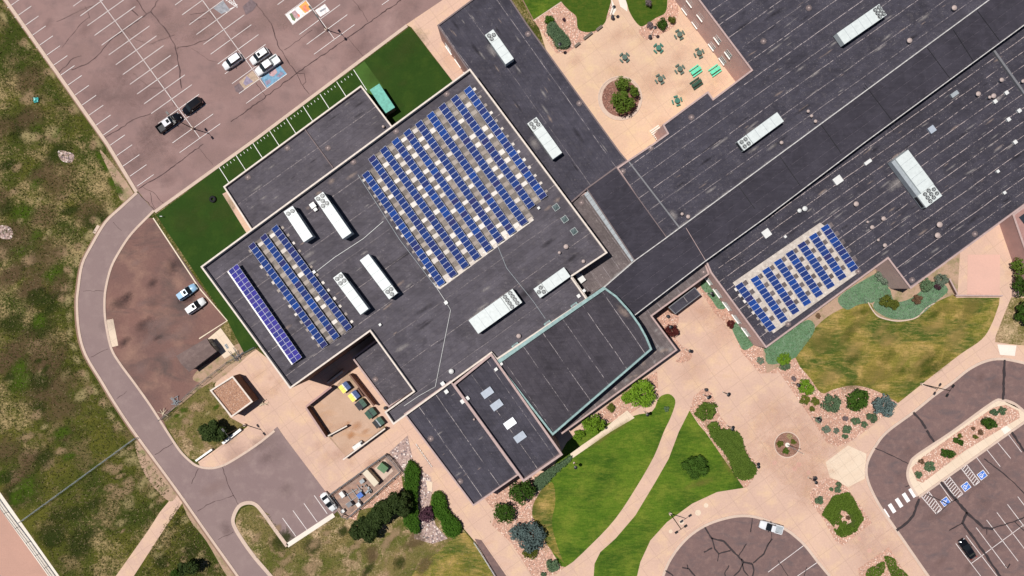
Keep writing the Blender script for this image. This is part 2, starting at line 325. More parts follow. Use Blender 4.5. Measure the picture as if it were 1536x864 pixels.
# ------------------------------------------------------------------ mesh tools
class MB:
    def __init__(s): s.v = []; s.f = []; s.mi = []
    def add(s, vs, fs, m=0):
        b = len(s.v); s.v += [tuple(v) for v in vs]; s.f += [tuple(i+b for i in f) for f in fs]; s.mi += [m]*len(fs)
        return s
    def sheet(s, pts, z=None, m=0):
        a = sum(pts[i-1][0]*pts[i][1]-pts[i][0]*pts[i-1][1] for i in range(len(pts)))
        if a < 0: pts = pts[::-1]
        return s.add([(p[0], p[1], p[2] if z is None else z) for p in pts], [tuple(range(len(pts)))], m)
    def prism(s, pts, z0, z1, m=0, bottom=True):
        a = sum(pts[i-1][0]*pts[i][1]-pts[i][0]*pts[i-1][1] for i in range(len(pts)))
        if a < 0: pts = pts[::-1]
        n = len(pts)
        vs = [(p[0], p[1], z0) for p in pts]+[(p[0], p[1], z1) for p in pts]
        fs = [(i, (i+1) % n, n+(i+1) % n, n+i) for i in range(n)]+[tuple(range(n, 2*n))]
        if bottom: fs.append(tuple(range(n-1, -1, -1)))
        return s.add(vs, fs, m)
    def box(s, c, d, rz=0, m=0, tilt=0):
        x, y, z = (v/2 for v in d); q = Matrix.Rotation(rz, 3, 'Z') @ Matrix.Rotation(tilt, 3, 'Y')
        vs = [q @ Vector((a*x, b*y, e*z))+Vector(c) for e in (-1, 1) for a, b in ((-1,-1),(1,-1),(1,1),(-1,1))]
        return s.add(vs, [(0,3,2,1),(4,5,6,7),(0,1,5,4),(1,2,6,5),(2,3,7,6),(3,0,4,7)], m)
    def cyl(s, c, r, h, n=14, m=0, r2=None, z=True, dome=0):
        r2 = r if r2 is None else r2
        vs = [(c[0]+r*math.cos(2*math.pi*i/n), c[1]+r*math.sin(2*math.pi*i/n), c[2]) for i in range(n)]
        vs += [(c[0]+r2*math.cos(2*math.pi*i/n), c[1]+r2*math.sin(2*math.pi*i/n), c[2]+h) for i in range(n)]
        fs = [(i, (i+1) % n, n+(i+1) % n, n+i) for i in range(n)]+[tuple(range(n-1, -1, -1))]
        if dome:
            vs.append((c[0], c[1], c[2]+h+dome)); fs += [(n+i, n+(i+1) % n, 2*n) for i in range(n)]
        else: fs.append(tuple(range(n, 2*n)))
        return s.add(vs, fs, m)
    def tube(s, pts, r, n=6, m=0):
        pts = [Vector(p) for p in pts]; rs = r if isinstance(r, (list, tuple)) else [r]*len(pts)
        vs = []
        for i, p in enumerate(pts):
            d = (pts[min(i+1, len(pts)-1)]-pts[max(i-1, 0)]).normalized()
            a = d.orthogonal().normalized() if abs(d.z) < .99 else Vector((1, 0, 0)); 
            if abs(d.z) < .99: a = d.cross(Vector((0, 0, 1))).normalized()
            b = d.cross(a)
            vs += [p+(a*math.cos(2*math.pi*k/n)+b*math.sin(2*math.pi*k/n))*rs[i] for k in range(n)]
        fs = []
        for i in range(len(pts)-1):
            for k in range(n):
                k2 = (k+1) % n; fs.append((i*n+k, i*n+k2, (i+1)*n+k2, (i+1)*n+k))
        fs += [tuple(range(n-1, -1, -1)), tuple(range((len(pts)-1)*n, len(pts)*n))]
        return s.add(vs, fs, m)
    def wheel(s, c, r, w, n=14, m=0):
        vs = []
        for y in (-w/2, w/2):
            vs += [(c[0]+r*math.cos(2*math.pi*i/n), c[1]+y, c[2]+r*math.sin(2*math.pi*i/n)) for i in range(n)]
        fs = [(i, (i+1) % n, n+(i+1) % n, n+i) for i in range(n)]+[tuple(range(n-1, -1, -1)), tuple(range(n, 2*n))]
        return s.add(vs, fs, m)
    def loft(s, rings, m=0):
        n = len(rings[0]); vs = [p for r in rings for p in r]; fs = []
        for i in range(len(rings)-1):
            for k in range(n):
                k2 = (k+1) % n; fs.append((i*n+k, i*n+k2, (i+1)*n+k2, (i+1)*n+k))
        fs += [tuple(range(n-1, -1, -1)), tuple(range((len(rings)-1)*n, len(rings)*n))]
        return s.add(vs, fs, m)
    def strip(s, pts, w, z, m=0, jit=0, taper=False):
        """flat ribbon along world points"""
        pts = [Vector((p[0], p[1], 0)) for p in pts]
        L, Rr = [], []
        n = len(pts)
        for i, p in enumerate(pts):
            d = (pts[min(i+1, n-1)]-pts[max(i-1, 0)]); d = d.normalized() if d.length else Vector((1, 0, 0))
            q = Vector((-d.y, d.x, 0)); ww = w/2*(1+(R.uniform(-jit, jit) if jit else 0))
            if taper and (i == n-1): ww *= .3
            L.append(p+q*ww); Rr.append(p-q*ww)
        vs = [(p.x, p.y, z) for p in L+Rr]
        return s.add(vs, [(i, n+i, n+i+1, i+1) for i in range(n-1)], m)
    def mesh(s, name, mats, smooth=False):
        me = bpy.data.meshes.new(name); me.from_pydata(s.v, [], s.f)
        mats = mats if isinstance(mats, (list, tuple)) else [mats]
        for m in mats: me.materials.append(m)
        if len(mats) > 1: me.polygons.foreach_set('material_index', s.mi)
        if smooth: me.polygons.foreach_set('use_smooth', [True]*len(me.polygons))
        me.update(); return me
def obj(name, me, parent=None, loc=None, rz=0, scale=None):
    o = bpy.data.objects.new(name, me); COL.objects.link(o)
    if parent: o.parent = parent
    if loc is not None: o.location = loc
    if rz: o.rotation_euler[2] = rz
    if scale: o.scale = scale if isinstance(scale, (tuple, list)) else (scale,)*3
    return o
LABELS = {}
def tag(o, label, cat, group=None):
    o['label'] = label; o['category'] = cat
    if group: o['group'] = group
    assert 4 <= len(label.split()) <= 16, (len(label.split()), label)
    if label in LABELS: print('DUP LABEL', label)
    LABELS[label] = 1
    return o
def thing(name, label, cat, loc=(0,0,0), rz=0, group=None):
    o = obj(name, None, None, loc, rz); return tag(o, label, cat, group)
def struct(name, mb, mat, smooth=False, kind='structure'):
    o = obj(name, mb.mesh(name, mat, smooth)); o['kind'] = kind; return o
def cr(pts, n=4, closed=False):
    out = []; N = len(pts)
    for i in range(N if closed else N-1):
        g = lambda k: pts[k % N] if closed else pts[max(0, min(N-1, k))]
        a, b, c, d = g(i-1), g(i), g(i+1), g(i+2)
        for j in range(n):
            t = j/n
            out.append(tuple(.5*(2*b[k]+(c[k]-a[k])*t+(2*a[k]-5*b[k]+4*c[k]-d[k])*t*t+(3*b[k]-a[k]-3*c[k]+d[k])*t**3) for k in (0, 1)))
    if not closed: out.append(tuple(pts[-1]))
    return out
def area(p): return sum(p[i-1][0]*p[i][1]-p[i][0]*p[i-1][1] for i in range(len(p)))/2
def inset(pts, d):
    """offset a closed world polygon inwards"""
    pts = [Vector((p[0], p[1])) for p in pts]
    if area(pts) < 0: pts = pts[::-1]
    n = len(pts); out = []
    for i in range(n):
        a, b, c = pts[i-1], pts[i], pts[(i+1) % n]
        d1 = (b-a).normalized(); d2 = (c-b).normalized()
        n1 = Vector((-d1.y, d1.x)); n2 = Vector((-d2.y, d2.x))
        k = n1+n2; k = k/max(.35, k.dot(n1))
        out.append(b+k*d)
    return out
def inside(p, poly):
    x, y = p; c = False; n = len(poly)
    for i in range(n):
        x1, y1 = poly[i-1][:2]; x2, y2 = poly[i][:2]
        if (y1 > y) != (y2 > y) and x < (x2-x1)*(y-y1)/(y2-y1)+x1: c = not c
    return c
LV = .012
GC = [0]
def g(name, px, lvl, mat, smooth=False, z0=0):
    """a flat ground sheet from photo points"""
    if smooth: px = cr(px, 4, True)
    GC[0] += 1
    return struct(name, MB().sheet(PP(px), 0 if lvl == 0 else z0+LV*lvl+GC[0]*.00009), mat)
def kerb(px, w=.28, h=.12, mat=None, smooth=True, name='kerb', z=0.0):
    if smooth: px = cr(px, 4)
    pts = [Vector(P(*p)[:2]) for p in px]; n = len(pts)
    L, Q = [], []
    for i, p in enumerate(pts):
        d = (pts[min(i+1, n-1)]-pts[max(i-1, 0)]).normalized(); q = Vector((-d.y, d.x))
        L.append(p+q*w/2); Q.append(p-q*w/2)
    mb = MB(); vs = []
    for a, b in zip(L, Q): vs += [(a.x, a.y, z-.05), (a.x, a.y, z+h), (b.x, b.y, z+h), (b.x, b.y, z-.05)]
    fs = []
    for i in range(n-1):
        for k in range(3): fs.append((i*4+k, i*4+k+1, i*4+4+k+1, i*4+4+k))
    mb.add(vs, fs)
    return struct(name, mb, mat or M['kerb'])
def wander(px, step=5, amp=.9):
    out = []
    for a, b in zip(px, px[1:]):
        L = math.dist(a, b); k = max(1, int(L/step))
        for j in range(k):
            t = j/k; out.append((a[0]+(b[0]-a[0])*t+R.uniform(-amp, amp)*(j > 0), a[1]+(b[1]-a[1])*t+R.uniform(-amp, amp)*(j > 0)))
    out.append(px[-1]); return out
# ------------------------------------------------------------------ ground, roads and paving
g('ground', [(-9000,-9000),(10500,-9000),(10500,9800),(-9000,9800)], 0, M['ground'])
g('parking_lot', [(6,-2),(-45,-75),(760,-75),(664,0),(609,37),(384,205),(231,316),(207,287)], 1, M['asphalt'])
ringL = [(207,289),(183,311),(160,333),(140,366),(125,396),(119,432),(117,457),(120,497),(130,532),(155,574),(175,607),(204,650),(265,733),(310,797),(355,860),(400,925)]
ringR = [(231,316),(220,327),(197,351),(180,376),(167,401),(159,432),(157,457),(159,485),(167,522),(180,545),(200,572),(225,607),(250,646),(270,676),(287,693),(297,699)]
g('road', cr(ringL)+[(455,925),(408,866),(384,838),(365,812),(352,790),(350,777),(358,760),(371,754),(384,757),(397,772),(431,819),(501,771),(507,766),(491,741),(421,648),(416,640),(384,667),(345,693),(325,701),(310,702)]+cr(ringR)[::-1], 2, M['asphalt2'])
kerb([(x-1.2, y) for x, y in ringL], .55, .10)
kerb([(x-4.5, y+.5) for x, y in ringL], .35, .05, M['kerbdark'])
kerb([(-44,-75),(3,-8),(76,95),(162,217),(205,288)], .75, .12, smooth=False)
kerb([(-48,-75),(-1,-8),(72,95),(158,217),(202,288)], .3, .05, M['kerbdark'], smooth=False)
kerb(ringR+[(310,702),(325,701),(345,693),(384,668),(412,646)], .5, .10)
kerb([(455,925),(408,866),(384,838),(365,812),(352,790),(350,777),(358,760),(371,754),(384,757),(397,772),(414,796),(431,819)], .8, .12)
kerb([(431,818),(466,795),(501,772)], 1.0, .12, M['walkwhite'], smooth=False)
kerb([(232.6,317.8),(385.6,207.5),(610.6,38.5)], .7, .12, smooth=False, name='sidewalk')
g('dirt_lot', [(230,327)]+cr([(x+2, y) for x, y in ringR[1:13]])[::1]+[(243,627),(262,612),(300,575),(340,540),(312,508),(340,482),(299,425)], 2, M['dirtlot'])
g('soil_strip', [(243,627),(300,575),(340,535),(383,521),(383,524),(325,572),(300,590),(262,612)], 3, M['soil'])
g('soil_strip', [(290,570),(300,552),(322,540),(345,522),(362,515),(383,521),(325,571)], 3, M['soil'], True)
kerb([(230,327),(299,432),(341,481),(299,508)], .25, .10, M['tan'], smooth=False)
g('concrete_pad', [(312,508),(331,492),(356,526),(337,538)], 4, M['walkcream'])
kerb([(159,480),(165,481),(170,478)], .1, .1)
g('concrete_pad', T(0,432,4,[(632,192),(680,186),(710,345),(672,355),(655,330)]), 4, M['walkcream'])
g('concrete_pad', T(0,216,4,[(585,485),(612,500),(588,550),(556,530)]), 4, M['kerb'])
# turf field
TURF = [(234,322),(614,41),(680,123),(500,250),(330,400),(404,512),(367,531),(341,481)]
g('artificial_turf', TURF, 3, M['turf'])
g('artificial_turf', T(384,0,4,[(585,418),(650,368),(760,520),(700,570),(668,552)]), 4, M['turflight'])
mb = MB()
for k in range(-8, 1):
    a = (530.3+25.3*k, 104.5+18.6*k*-1)
    x, y = 530.3+25.2*k, 104.5-18.3*k
    mb.strip(PP([(x, y), (x+20, y+31)]), .12, LV*5)
    for j in range(1, 5 if k > -8 else 1):
        t = j/5; xx, yy = x-25.2*t, y+18.3*t
        mb.strip(PP([(xx+1.5, yy+2.4), (xx+3.2, yy+4.9)]), .09, LV*5)
struct('yard_lines', mb, M['paintw'])
g('sidewalk', [(609,37),(664,0),(770,-76),(800,-76),(720,80),(700,125),(680,123),(617,41)], 4, M['concrete'])
g('sidewalk', T(0,216,4,[(1335,300),(1362,286),(1440,390),(1540,500),(1480,535)]), 4, M['concrete'])
# west service yard and walk
g('concrete_yard', [(383,523),(325,571),(322,578),(345,628),(371,640),(297,693),(300,699),(310,701),(325,700),(345,692),(384,667),(416,640),(431,662),(506,766),(520,788),(600,790),(655,745),(712,812),(745,868),(790,930),(850,930),(800,864),(768,817),(735,783),(760,700),(760,560),(560,480),(430,560)], 1, M['concrete'])
g('pavement', T(384,432,4,[(410,865),(470,600),(560,490),(640,640),(790,850)])+[(520,686)], 2, M['soil'])
MUL = ground_mat('rust stained slab', (.47,.32,.235), (.43,.285,.20), (.50,.34,.25), .2, .35, 3, .08, stain=((.46,.26,.14), .55, .78, .22))
g('dumpster_pad', [(467,610),(503,583),(520,588),(545,600),(575,640),(520,686),(496,655)], 3, MUL)
g('grass_patch', [(244,629),(300,583),(319,572),(322,590),(345,626),(367,638),(330,662),(297,690),(285,688),(268,670)], 3, M['drygrass'])
g('grass_verge', [(405,772),(398,772),(431,822),(503,775),(519,777),(600,712),(640,735),(655,745),(709,812),(742,868),(760,930),(470,930),(408,864),(384,836),(366,810),(354,788),(354,777),(362,763),(373,758),(384,760)], 3, M['drygrass'])
g('lawn', [(655,830),(690,800),(709,812),(742,868),(760,930),(600,930),(620,860)], 4, M['lawndry'], True)
g('gravel_bed', T(384,648,4,[(800,120),(910,20),(940,160),(980,220),(1050,270),(1060,350),(1040,440),(1080,560),(1150,640),(1060,670),(950,640),(960,430),(900,330),(880,240)]), 4, M['cobble'])
g('gravel_bed', T(384,648,4,[(870,235),(890,400),(620,470),(600,530),(500,500),(545,505),(700,400)]), 4, M['gravel'])
g('path', T(384,648,4,[(1020,290),(1060,300),(1055,360),(1030,350)]), 5, M['walkcream'])
g('mulch_strip', T(384,648,4,[(1312,640),(1352,648),(1520,890),(1440,890)]), 4, M['asphalt3'])
g('path', T(0,648,4,[(1058,362),(1112,402),(1000,560),(780,900),(670,900),(890,590),(960,480),(1010,420)]), 3, M['concrete'])
g('running_track', [(-300,400),(0,762),(76,868),(120,930),(-300,930)], 2, M['track'])
g('track_edge_path', [(-60,660),(0,738),(92,868),(140,930),(118,930),(75,868),(0,763),(-60,684)], 3, M['walkwhite'])
g('soil_strip', [(205,660),(262,738),(266,742),(255,752),(232,732),(212,700)], 3, M['soil'], True)
g('soil_strip', [(276,752),(350,860),(342,866),(310,812),(285,780)], 3, M['soil'], True)
g('soil_strip', [(150,224),(200,289),(182,300),(170,270)], 2, M['soil'], True)
g('rubble_patch', T(0,216,4,[(0,490),(60,500),(80,540),(60,570),(0,560)]), 2, M['cobble'], True)
g('rubble_patch', T(0,216,4,[(350,40),(440,60),(430,110),(370,100)]), 2, M['cobble'], True)
# south east plaza
g('plaza', [(700,560),(760,930),(1700,930),(1700,250),(1150,400),(1000,430)], 1, M['concrete'])
lawn1 = T(768,432,4,[(880,660),(930,635),(965,650),(980,690),(950,780),(910,864)])+T(768,648,4,[(850,150),(740,340),(620,520),(480,670),(320,810),(260,750),(220,680),(150,550),(120,490),(150,390),(230,280),(350,160),(590,0)])+T(768,432,4,[(720,770),(840,740)])
g('lawn', cr(lawn1, 3, True), 3, M['lawn'])
lawn2 = T(768,432,4,[(1065,735),(1000,864)])+T(768,648,4,[(940,160),(860,300),(740,500),(620,640),(530,720),(495,790),(490,864)])+[(890,930),(955,930)]+T(768,648,4,[(750,864),(770,780),(830,650),(930,540),(1080,430),(1230,360),(1390,335),(1290,190),(1160,0)])+T(768,432,4,[(1120,820)])
g('lawn', lawn2, 3, M['lawn'])
g('gravel_bed', T(768,432,4,[(1065,735),(1090,650),(1150,600),(1200,630),(1250,770),(1330,864)])+T(768,648,4,[(1380,50),(1420,130),(1480,200),(1450,280),(1410,330),(1390,335),(1290,190),(1160,0)]), 2, M['gravel'])
g('gravel_bed', T(768,432,4,[(850,170),(920,120),(1000,170),(980,300),(1070,380),(1075,420),(1040,445),(980,440),(1010,380)]), 3, M['gravel'], True)
g('gravel_bed', T(768,432,4,[(500,760),(600,690),(700,600),(870,500),(880,640),(700,760),(560,850),(400,880)]), 2, M['gravel'])
g('grass_patch', T(768,648,4,[(350,160),(590,0),(600,-60),(400,0),(330,60),(250,200)]), 2, M['lawn'])
g('path', T(768,648,4,[(355,162),(350,130),(410,85),(520,10),(600,-60),(690,-130),(735,-85),(590,0)]), 4, M['walkcream'])
g('gravel_bed', T(768,648,4,[(-230,320),(0,250),(260,250),(350,160),(230,280),(150,390),(120,490),(150,550),(220,680),(320,810),(270,850),(190,870),(120,864),(80,800),(0,670),(-120,560),(-100,480)]), 2, M['gravel'])
g('grass_patch', T(768,648,4,[(120,480),(150,390),(240,300),(260,420),(240,560),(300,760),(330,800),(220,690),(150,560)]), 4, M['lawndry'], True)
turn = T(768,648,4,[(905,864),(940,780),(1000,690),(1080,610),(1180,550),(1300,512),(1400,502),(1500,520)])+T(1152,648,4,[(100,580),(180,640),(230,690),(300,780),(370,864)])
g('parking_lot', [(990,930)]+cr(turn)+[(1290,930)], 3, M['asphalt3'])
kerb(turn, .6, .12)
kerb(T(768,648,4,[(880,864),(915,770),(980,670),(1060,590),(1170,528),(1290,490),(1400,480),(1500,498)]), .12, .03, M['concretec'])
lot = T(1152,648,4,[(960,864),(770,590),(680,460),(620,350),(590,260),(595,180),(640,90),(710,0)])+T(1152,432,4,[(870,745),(1000,640),(1100,570),(1200,490),(1300,440),(1400,425),(1536,450),(1700,500)])
g('parking_lot', cr(lot)+[(1700,900),(1700,930),(1440,930)], 3, M['asphalt3'])
kerb([(1440,930)]+lot, .6, .12)
isl = T(1152,648,4,[(895,385),(850,310),(835,250),(850,190),(890,140),(1100,0)])+T(1152,432,4,[(1340,690),(1400,672),(1470,690),(1536,740),(1600,790)])
g('traffic_island', cr(isl)+[(1552,620),(1512,648),(1442,700),(1389,737)], 6, M['walkcream'])
kerb(isl+[(1552,623),(1512,650),(1442,700),(1378,745)], .55, .13)
g('gravel_bed', [(1375,721),(1367,702),(1380,688),(1430,652),(1490,611),(1508,607),(1527,616),(1530,626),(1447,676),(1384,724)], 8, M['gravel'])
rl = T(1152,432,4,[(160,410),(290,230),(430,130),(600,85),(660,170),(780,200),(900,170),(1000,90),(1110,40)])
g('lawn', cr(rl)+T(1152,432,4,[(1130,58),(1390,58)])+cr(T(1152,432,4,[(1385,100),(1340,220),(1280,310),(1150,400),(950,555),(780,690)]))+cr(T(1152,432,4,[(700,640),(600,600),(500,585),(390,610),(320,630),(250,540),(190,470)])), 3, M['lawndry'])
g('gravel_bed', [(1140,527),(1160,530),(1192,534),(1199,549),(1214,567),(1232,589),(1249,584),(1277,578),(1302,582),(1327,592),(1347,604),(1330,620),(1300,645),(1272,664),(1257,670),(1240,664),(1228,645),(1215,625),(1170,560)], 2, M['gravel'])
g('gravel_bed', [(1047,430),(1072,470),(1098,492),(1112,528),(1140,560),(1165,560),(1165,520),(1140,470),(1085,420)], 2, M['gravel'])
g('gravel_bed', [(1140,500),(1300,380),(1440,380),(1436,445),(1400,456),(1377,476),(1347,484),(1317,476),(1302,455),(1259,466),(1224,491),(1192,536),(1150,560)], 2, M['soil'])
kerb(T(1152,432,4,[(600,85),(625,130),(660,170),(720,190),(780,198),(850,190),(900,170),(950,120),(1000,90)]), .25, .08)
SAGE = [
 T(1152,432,4,[(0,350),(130,260),(240,190),(280,250),(200,370),(140,430),(0,455)]),
 T(1152,432,4,[(420,60),(560,-40),(700,-100),(720,0),(640,80),(600,90),(540,100),(470,130)]),
 T(1152,432,4,[(630,100),(720,0),(760,80),(860,60),(1000,-40),(1080,10),(1010,80),(900,170),(780,190),(680,160)]),
 T(768,432,4,[(1130,-20),(1200,-60),(1285,100),(1240,125),(1190,60)]),
 T(768,432,4,[(1318,235),(1355,210),(1445,320),(1440,350),(1390,372),(1360,330)]),
 T(768,432,4,[(1510,370),(1560,360),(1600,430),(1560,440)]),
]
for s_ in SAGE: g('groundcover_bed', s_, 4, M['sagecover'], True)
g('gravel_bed', T(1152,648,4,[(250,370),(290,300),(350,272),(420,290),(480,340),(625,545),(450,680),(400,650),(330,520),(260,430)]), 4, M['gravel'])
g('groundcover_soil', T(1152,648,4,[(325,495),(355,440),(393,385),(432,376),(478,365),(516,412),(540,465),(566,515),(540,555),(516,596),(440,626),(404,597),(440,540),(470,555),(500,540),(480,480),(440,470),(425,520),(385,556),(364,528)]), 5, M['sagedirt'])
g('gravel_bed', T(1152,648,4,[(540,820),(725,690),(850,890),(870,930),(560,930)]), 4, M['gravel'])
g('paving_hexagon', T(1152,648,4,[(345,180),(480,80),(590,130),(580,280),(480,330),(370,270)]), 2, M['walkcream'])
def disc(name, cx, cy, r, lvl, mat, n=32, k=1.0): g(name, [(cx+r*math.cos(i*6.2832/n), cy+k*r*math.sin(i*6.2832/n)) for i in range(n)], lvl, mat)
disc('planting_circle', 1180.5, 667, 18.5, 3, M['mulch'])
kerb([(1180.5+19*math.cos(i*6.2832/24), 667+19*math.sin(i*6.2832/24)) for i in range(25)], .22, .1)
for x, y, r in ((1047,769,4.5),(1022,783,4),(1059,758,3.5),(1006,797,3),(1198,697,4),(1192,703,4),(1162,694,3.5),(1213,709,3.5),(1289,808,3),(1304,826,3.5)):
    disc('paving_disc', x, y, r, 2, M['walkcream'] if x < 1100 else M['pinkpad'], 20)
g('concrete_pad', T(1152,432,4,[(1375,338),(1490,345),(1480,408),(1390,400)]), 4, M['walkwhite'])
g('concrete_pad', T(1152,648,4,[(1395,-20),(1430,-40),(1460,-10),(1425,25)]), 9, M['walkwhite'])
g('grass_patch', T(1152,432,4,[(1460,55),(1560,60),(1700,200),(1700,360),(1440,335),(1362,325),(1365,290),(1420,150)]), 3, M['drygrass'])
g('hatched_pad', T(1152,216,4,[(1198,664),(1392,664),(1390,905),(1194,905)]), 3, M['pinkpad'])
# courtyard
g('courtyard', [(770,-80),(900,330),(940,260),(1180,130),(1120,-80)], 2, M['concretec'])
g('lawn', [(775,-60),(783,-2),(800,30),(845,0),(930,-60)], 4, M['lawn'])
kerb([(800,31),(845,1),(930,-58)], .2, .06, smooth=False)
kerb([(760,-60),(783,-2),(800,30)], .2, .06, smooth=False, mat=M['kerbdark'])
g('gravel_bed', T(768,0,4,[(132,125),(310,2),(560,-120),(600,-60),(598,85),(560,122),(545,165),(370,290),(330,320),(265,320)]), 3, M['gravel'])
g('lawn', T(768,0,4,[(240,-80),(295,10),(340,60),(385,100),(395,170),(440,193),(500,185),(545,150),(568,100),(572,-60)]), 5, M['lawnd'], True)
g('lawn', T(768,0,4,[(680,-90),(692,30),(720,100),(765,155),(800,150),(860,110),(920,75),(932,0),(930,-90)]), 5, M['lawnd'], True)
g('gravel_bed', T(768,0,4,[(760,190),(800,140),(870,100),(925,70),(940,-60),(960,-60),(1000,60),(985,120),(960,170),(870,215),(810,240)]), 3, M['gravel'], True)
g('path', T(768,0,4,[(592,-80),(600,0),(625,60),(605,95),(585,90),(600,40),(585,-80)]), 4, M['walkwhite'])
g('path', T(768,0,4,[(640,-80),(660,-80),(690,20),(692,70),(650,40),(638,0)]), 4, M['walkwhite'])
disc('planter_ring', 930, 147.5, 33, 3, M['kerb'], 40)
disc('planting_circle', 931, 147, 28, 4, M['mulch'], 40)
kerb([(930+32.5*math.cos(i*6.2832/40), 147.5+32.5*math.sin(i*6.2832/40)) for i in range(41)], .25, .15)

# ------------------------------------------------------------------ painted markings
mb = MB(); LZ = LV*6
def ln(a, b, w=.13, z=None): mb.strip(PP([a, b]), w, z or LZ)
for k in range(-6, 19):
    x, y = 11.5+10.8*k, 12+14.85*k; ln((x, y), (x+25, y-17.5))
for k in range(-8, 12):
    x, y = 183.75+10.62*k, 46.25+14.65*k; ln((x-31, y+21.7), (x+30, y-21.7))
ln((183.75-85, 46.25-117), (299.5,206.5))
for k in range(0, 14):
    x, y = 400-10.66*k, 133-14.75*k; ln((x-30.5, y+22.2), (x+30.5, y-22))
ln((400,133), (260,-60))
for k in range(0, 9):
    x, y = 502-10.9*k, 59-14.9*k; ln((x-31, y+22.7), (x+30, y-22))
ln((502,59), (410,-67))
for k in range(0, 5): ln((573-10.9*k, 7.5-14.9*k), (604-10.9*k, -14.5-14.9*k))
for a, b in (((160,515),(240,625)),((222,470),(305,585)),((288,427),(368,540)),((350,380),(428,490))):
    a, b = T(384,648,4,[a, b]); ln(a, b, .15)
def z8(l): return T(1152,648,4,l)
for a, b in (((1125,668),(1310,910)),((1187,620),(1400,900)),((1248,573),(1430,815)),((1310,527),(1500,775)),((1372,482),(1560,730)),((1435,433),(1600,650)),((1497,387),(1700,655)),((1220,787),(1650,470)),
             ((1368,52),(1455,158)),((1305,97),(1392,207)),((1243,143),(1325,250)),((1436,8),(1520,120)),((1030,310),(1105,415)),
             ((0,840),(220,675)),((175,864),(300,778)),((-60,1000),(380,700+170))):
    a, b = z8([a, b]); ln(a, b, .13)
def hatch(quad, n):
    q = z8(quad)
    for i in range(4): ln(q[i], q[(i+1) % 4], .17)
    for j in range(1, n+1):
        t = j/n; l = lambda A, B, s: (A[0]+(B[0]-A[0])*s, A[1]+(B[1]-A[1])*s)
        ln(l(q[0], q[3], t), l(q[1], q[2], max(0, t-.6/n)), .15)
hatch([(1155,213),(1187,190),(1268,298),(1238,322)], 8)
hatch([(1050,290),(1085,265),(1168,370),(1128,400)], 8)
hatch([(920,388),(958,350),(1042,462),(1008,490)], 8)
struct('painted_lines', mb, M['paint'])
mb = MB()
for cx, cy in ((705,490),(743,457),(785,424),(827,393),(866,364)):
    a, b = z8([(cx-16, cy-25), (cx+16, cy+25)]); mb.strip(PP([a, b]), .85, LV*7)
struct('crosswalk', mb, M['paintw'])
# access symbols: white square, blue field, wheelchair figure
isw, isb, isf = MB(), MB(), MB()
for cx, cy in ((1283,258),(1186,327),(1062,417)):
    (px, py), = z8([(cx, cy)]); c = P(px, py); a = math.radians(-53)
    def q(x, y): v = Matrix.Rotation(a, 2) @ Vector((x, y)); return (c.x+v.x, c.y+v.y)
    sq = lambda r: [q(-r, -r*1.1), q(r, -r*1.1), q(r, r*1.1), q(-r, r*1.1)]
    isw.sheet([(*p, 0) for p in sq(.82)], LV*8); isb.sheet([(*p, 0) for p in sq(.72)], LV*9)
    rr = [q(-.08+.33*math.cos(t*.35), -.2+.33*math.sin(t*.35)) for t in range(6, 20)]
    isf.strip(rr, .13, LV*10); isf.strip([q(-.08,.3), q(-.02,-.1), q(.3,-.1), q(.42,-.5)], .13, LV*10.5); isf.strip([q(-.06,.15), q(.25,.15)], .1, LV*11)
    isf.sheet([(*q(-.1+.12*math.cos(t), .5+.12*math.sin(t)), 0) for t in [i*.785 for i in range(8)]], LV*10)
struct('access_symbol_border', isw, M['paintw']); struct('access_symbol_field', isb, M['isablue']); struct('access_symbol_figure', isf, M['paintw'])
# painted student stalls
art = {k: plain('chalk '+k, c, .9, .1, var=.25) for k, c in dict(blue=(.17,.31,.43), blush=(.42,.28,.29), lav=(.26,.22,.29), straw=(.40,.30,.225), orange=(.80,.33,.10), coral=(.70,.22,.15), milk=(.72,.68,.66), grey=(.28,.28,.30), moss=(.14,.18,.10), tan=(.5,.35,.25), smoke=(.17,.125,.13)).items()}
def paintp(name, px, lvl, k): g(name, px, lvl, art[k])
paintp('stall_mural', T(310,60,8,[(645,455),(880,300),(965,410),(730,580)]), 4, 'blue')
paintp('stall_mural', T(310,60,8,[(745,400),(830,345),(850,390),(800,440),(760,430)]), 5, 'blush')
paintp('stall_mural', T(310,60,8,[(840,440),(890,380),(930,400),(880,450)]), 5, 'lav')
paintp('stall_mural', T(310,60,8,[(700,500),(760,470),(775,510),(720,545)]), 5, 'lav')
paintp('stall_mural', T(310,60,8,[(390,500),(550,370),(640,475),(450,600)]), 4, 'straw')
paintp('stall_mural', T(310,60,8,[(440,520),(480,430),(560,500),(470,550)]), 5, 'lav')
paintp('stall_mural', T(310,60,8,[(330,560),(385,520),(450,580),(400,640),(350,620)]), 4, 'smoke')
paintp('stall_mural', T(400,0,8,[(225,180),(475,0),(550,110),(315,300)]), 4, 'milk')
paintp('stall_mural', T(400,0,8,[(385,80),(470,10),(540,110),(460,160)]), 5, 'orange')
paintp('stall_mural', T(400,0,8,[(430,75),(470,60),(480,120),(445,120)]), 6, 'coral')
paintp('stall_mural', T(400,0,8,[(455,110),(510,120),(495,145),(450,130)]), 6, 'coral')
paintp('stall_mural', T(400,0,8,[(275,170),(310,150),(350,220),(340,255),(310,240)]), 5, 'moss')
paintp('stall_mural', T(400,0,8,[(300,150),(340,125),(400,190),(370,230),(330,210)]), 6, 'blush')
paintp('stall_mural', T(400,0,8,[(375,165),(400,180),(395,215),(370,185)]), 7, 'coral')
paintp('stall_mural', T(400,0,8,[(580,125),(700,48),(758,130),(645,205)]), 4, 'milk')
paintp('stall_mural', T(400,0,8,[(636,130),(705,90),(715,108),(648,150)]), 5, 'grey')
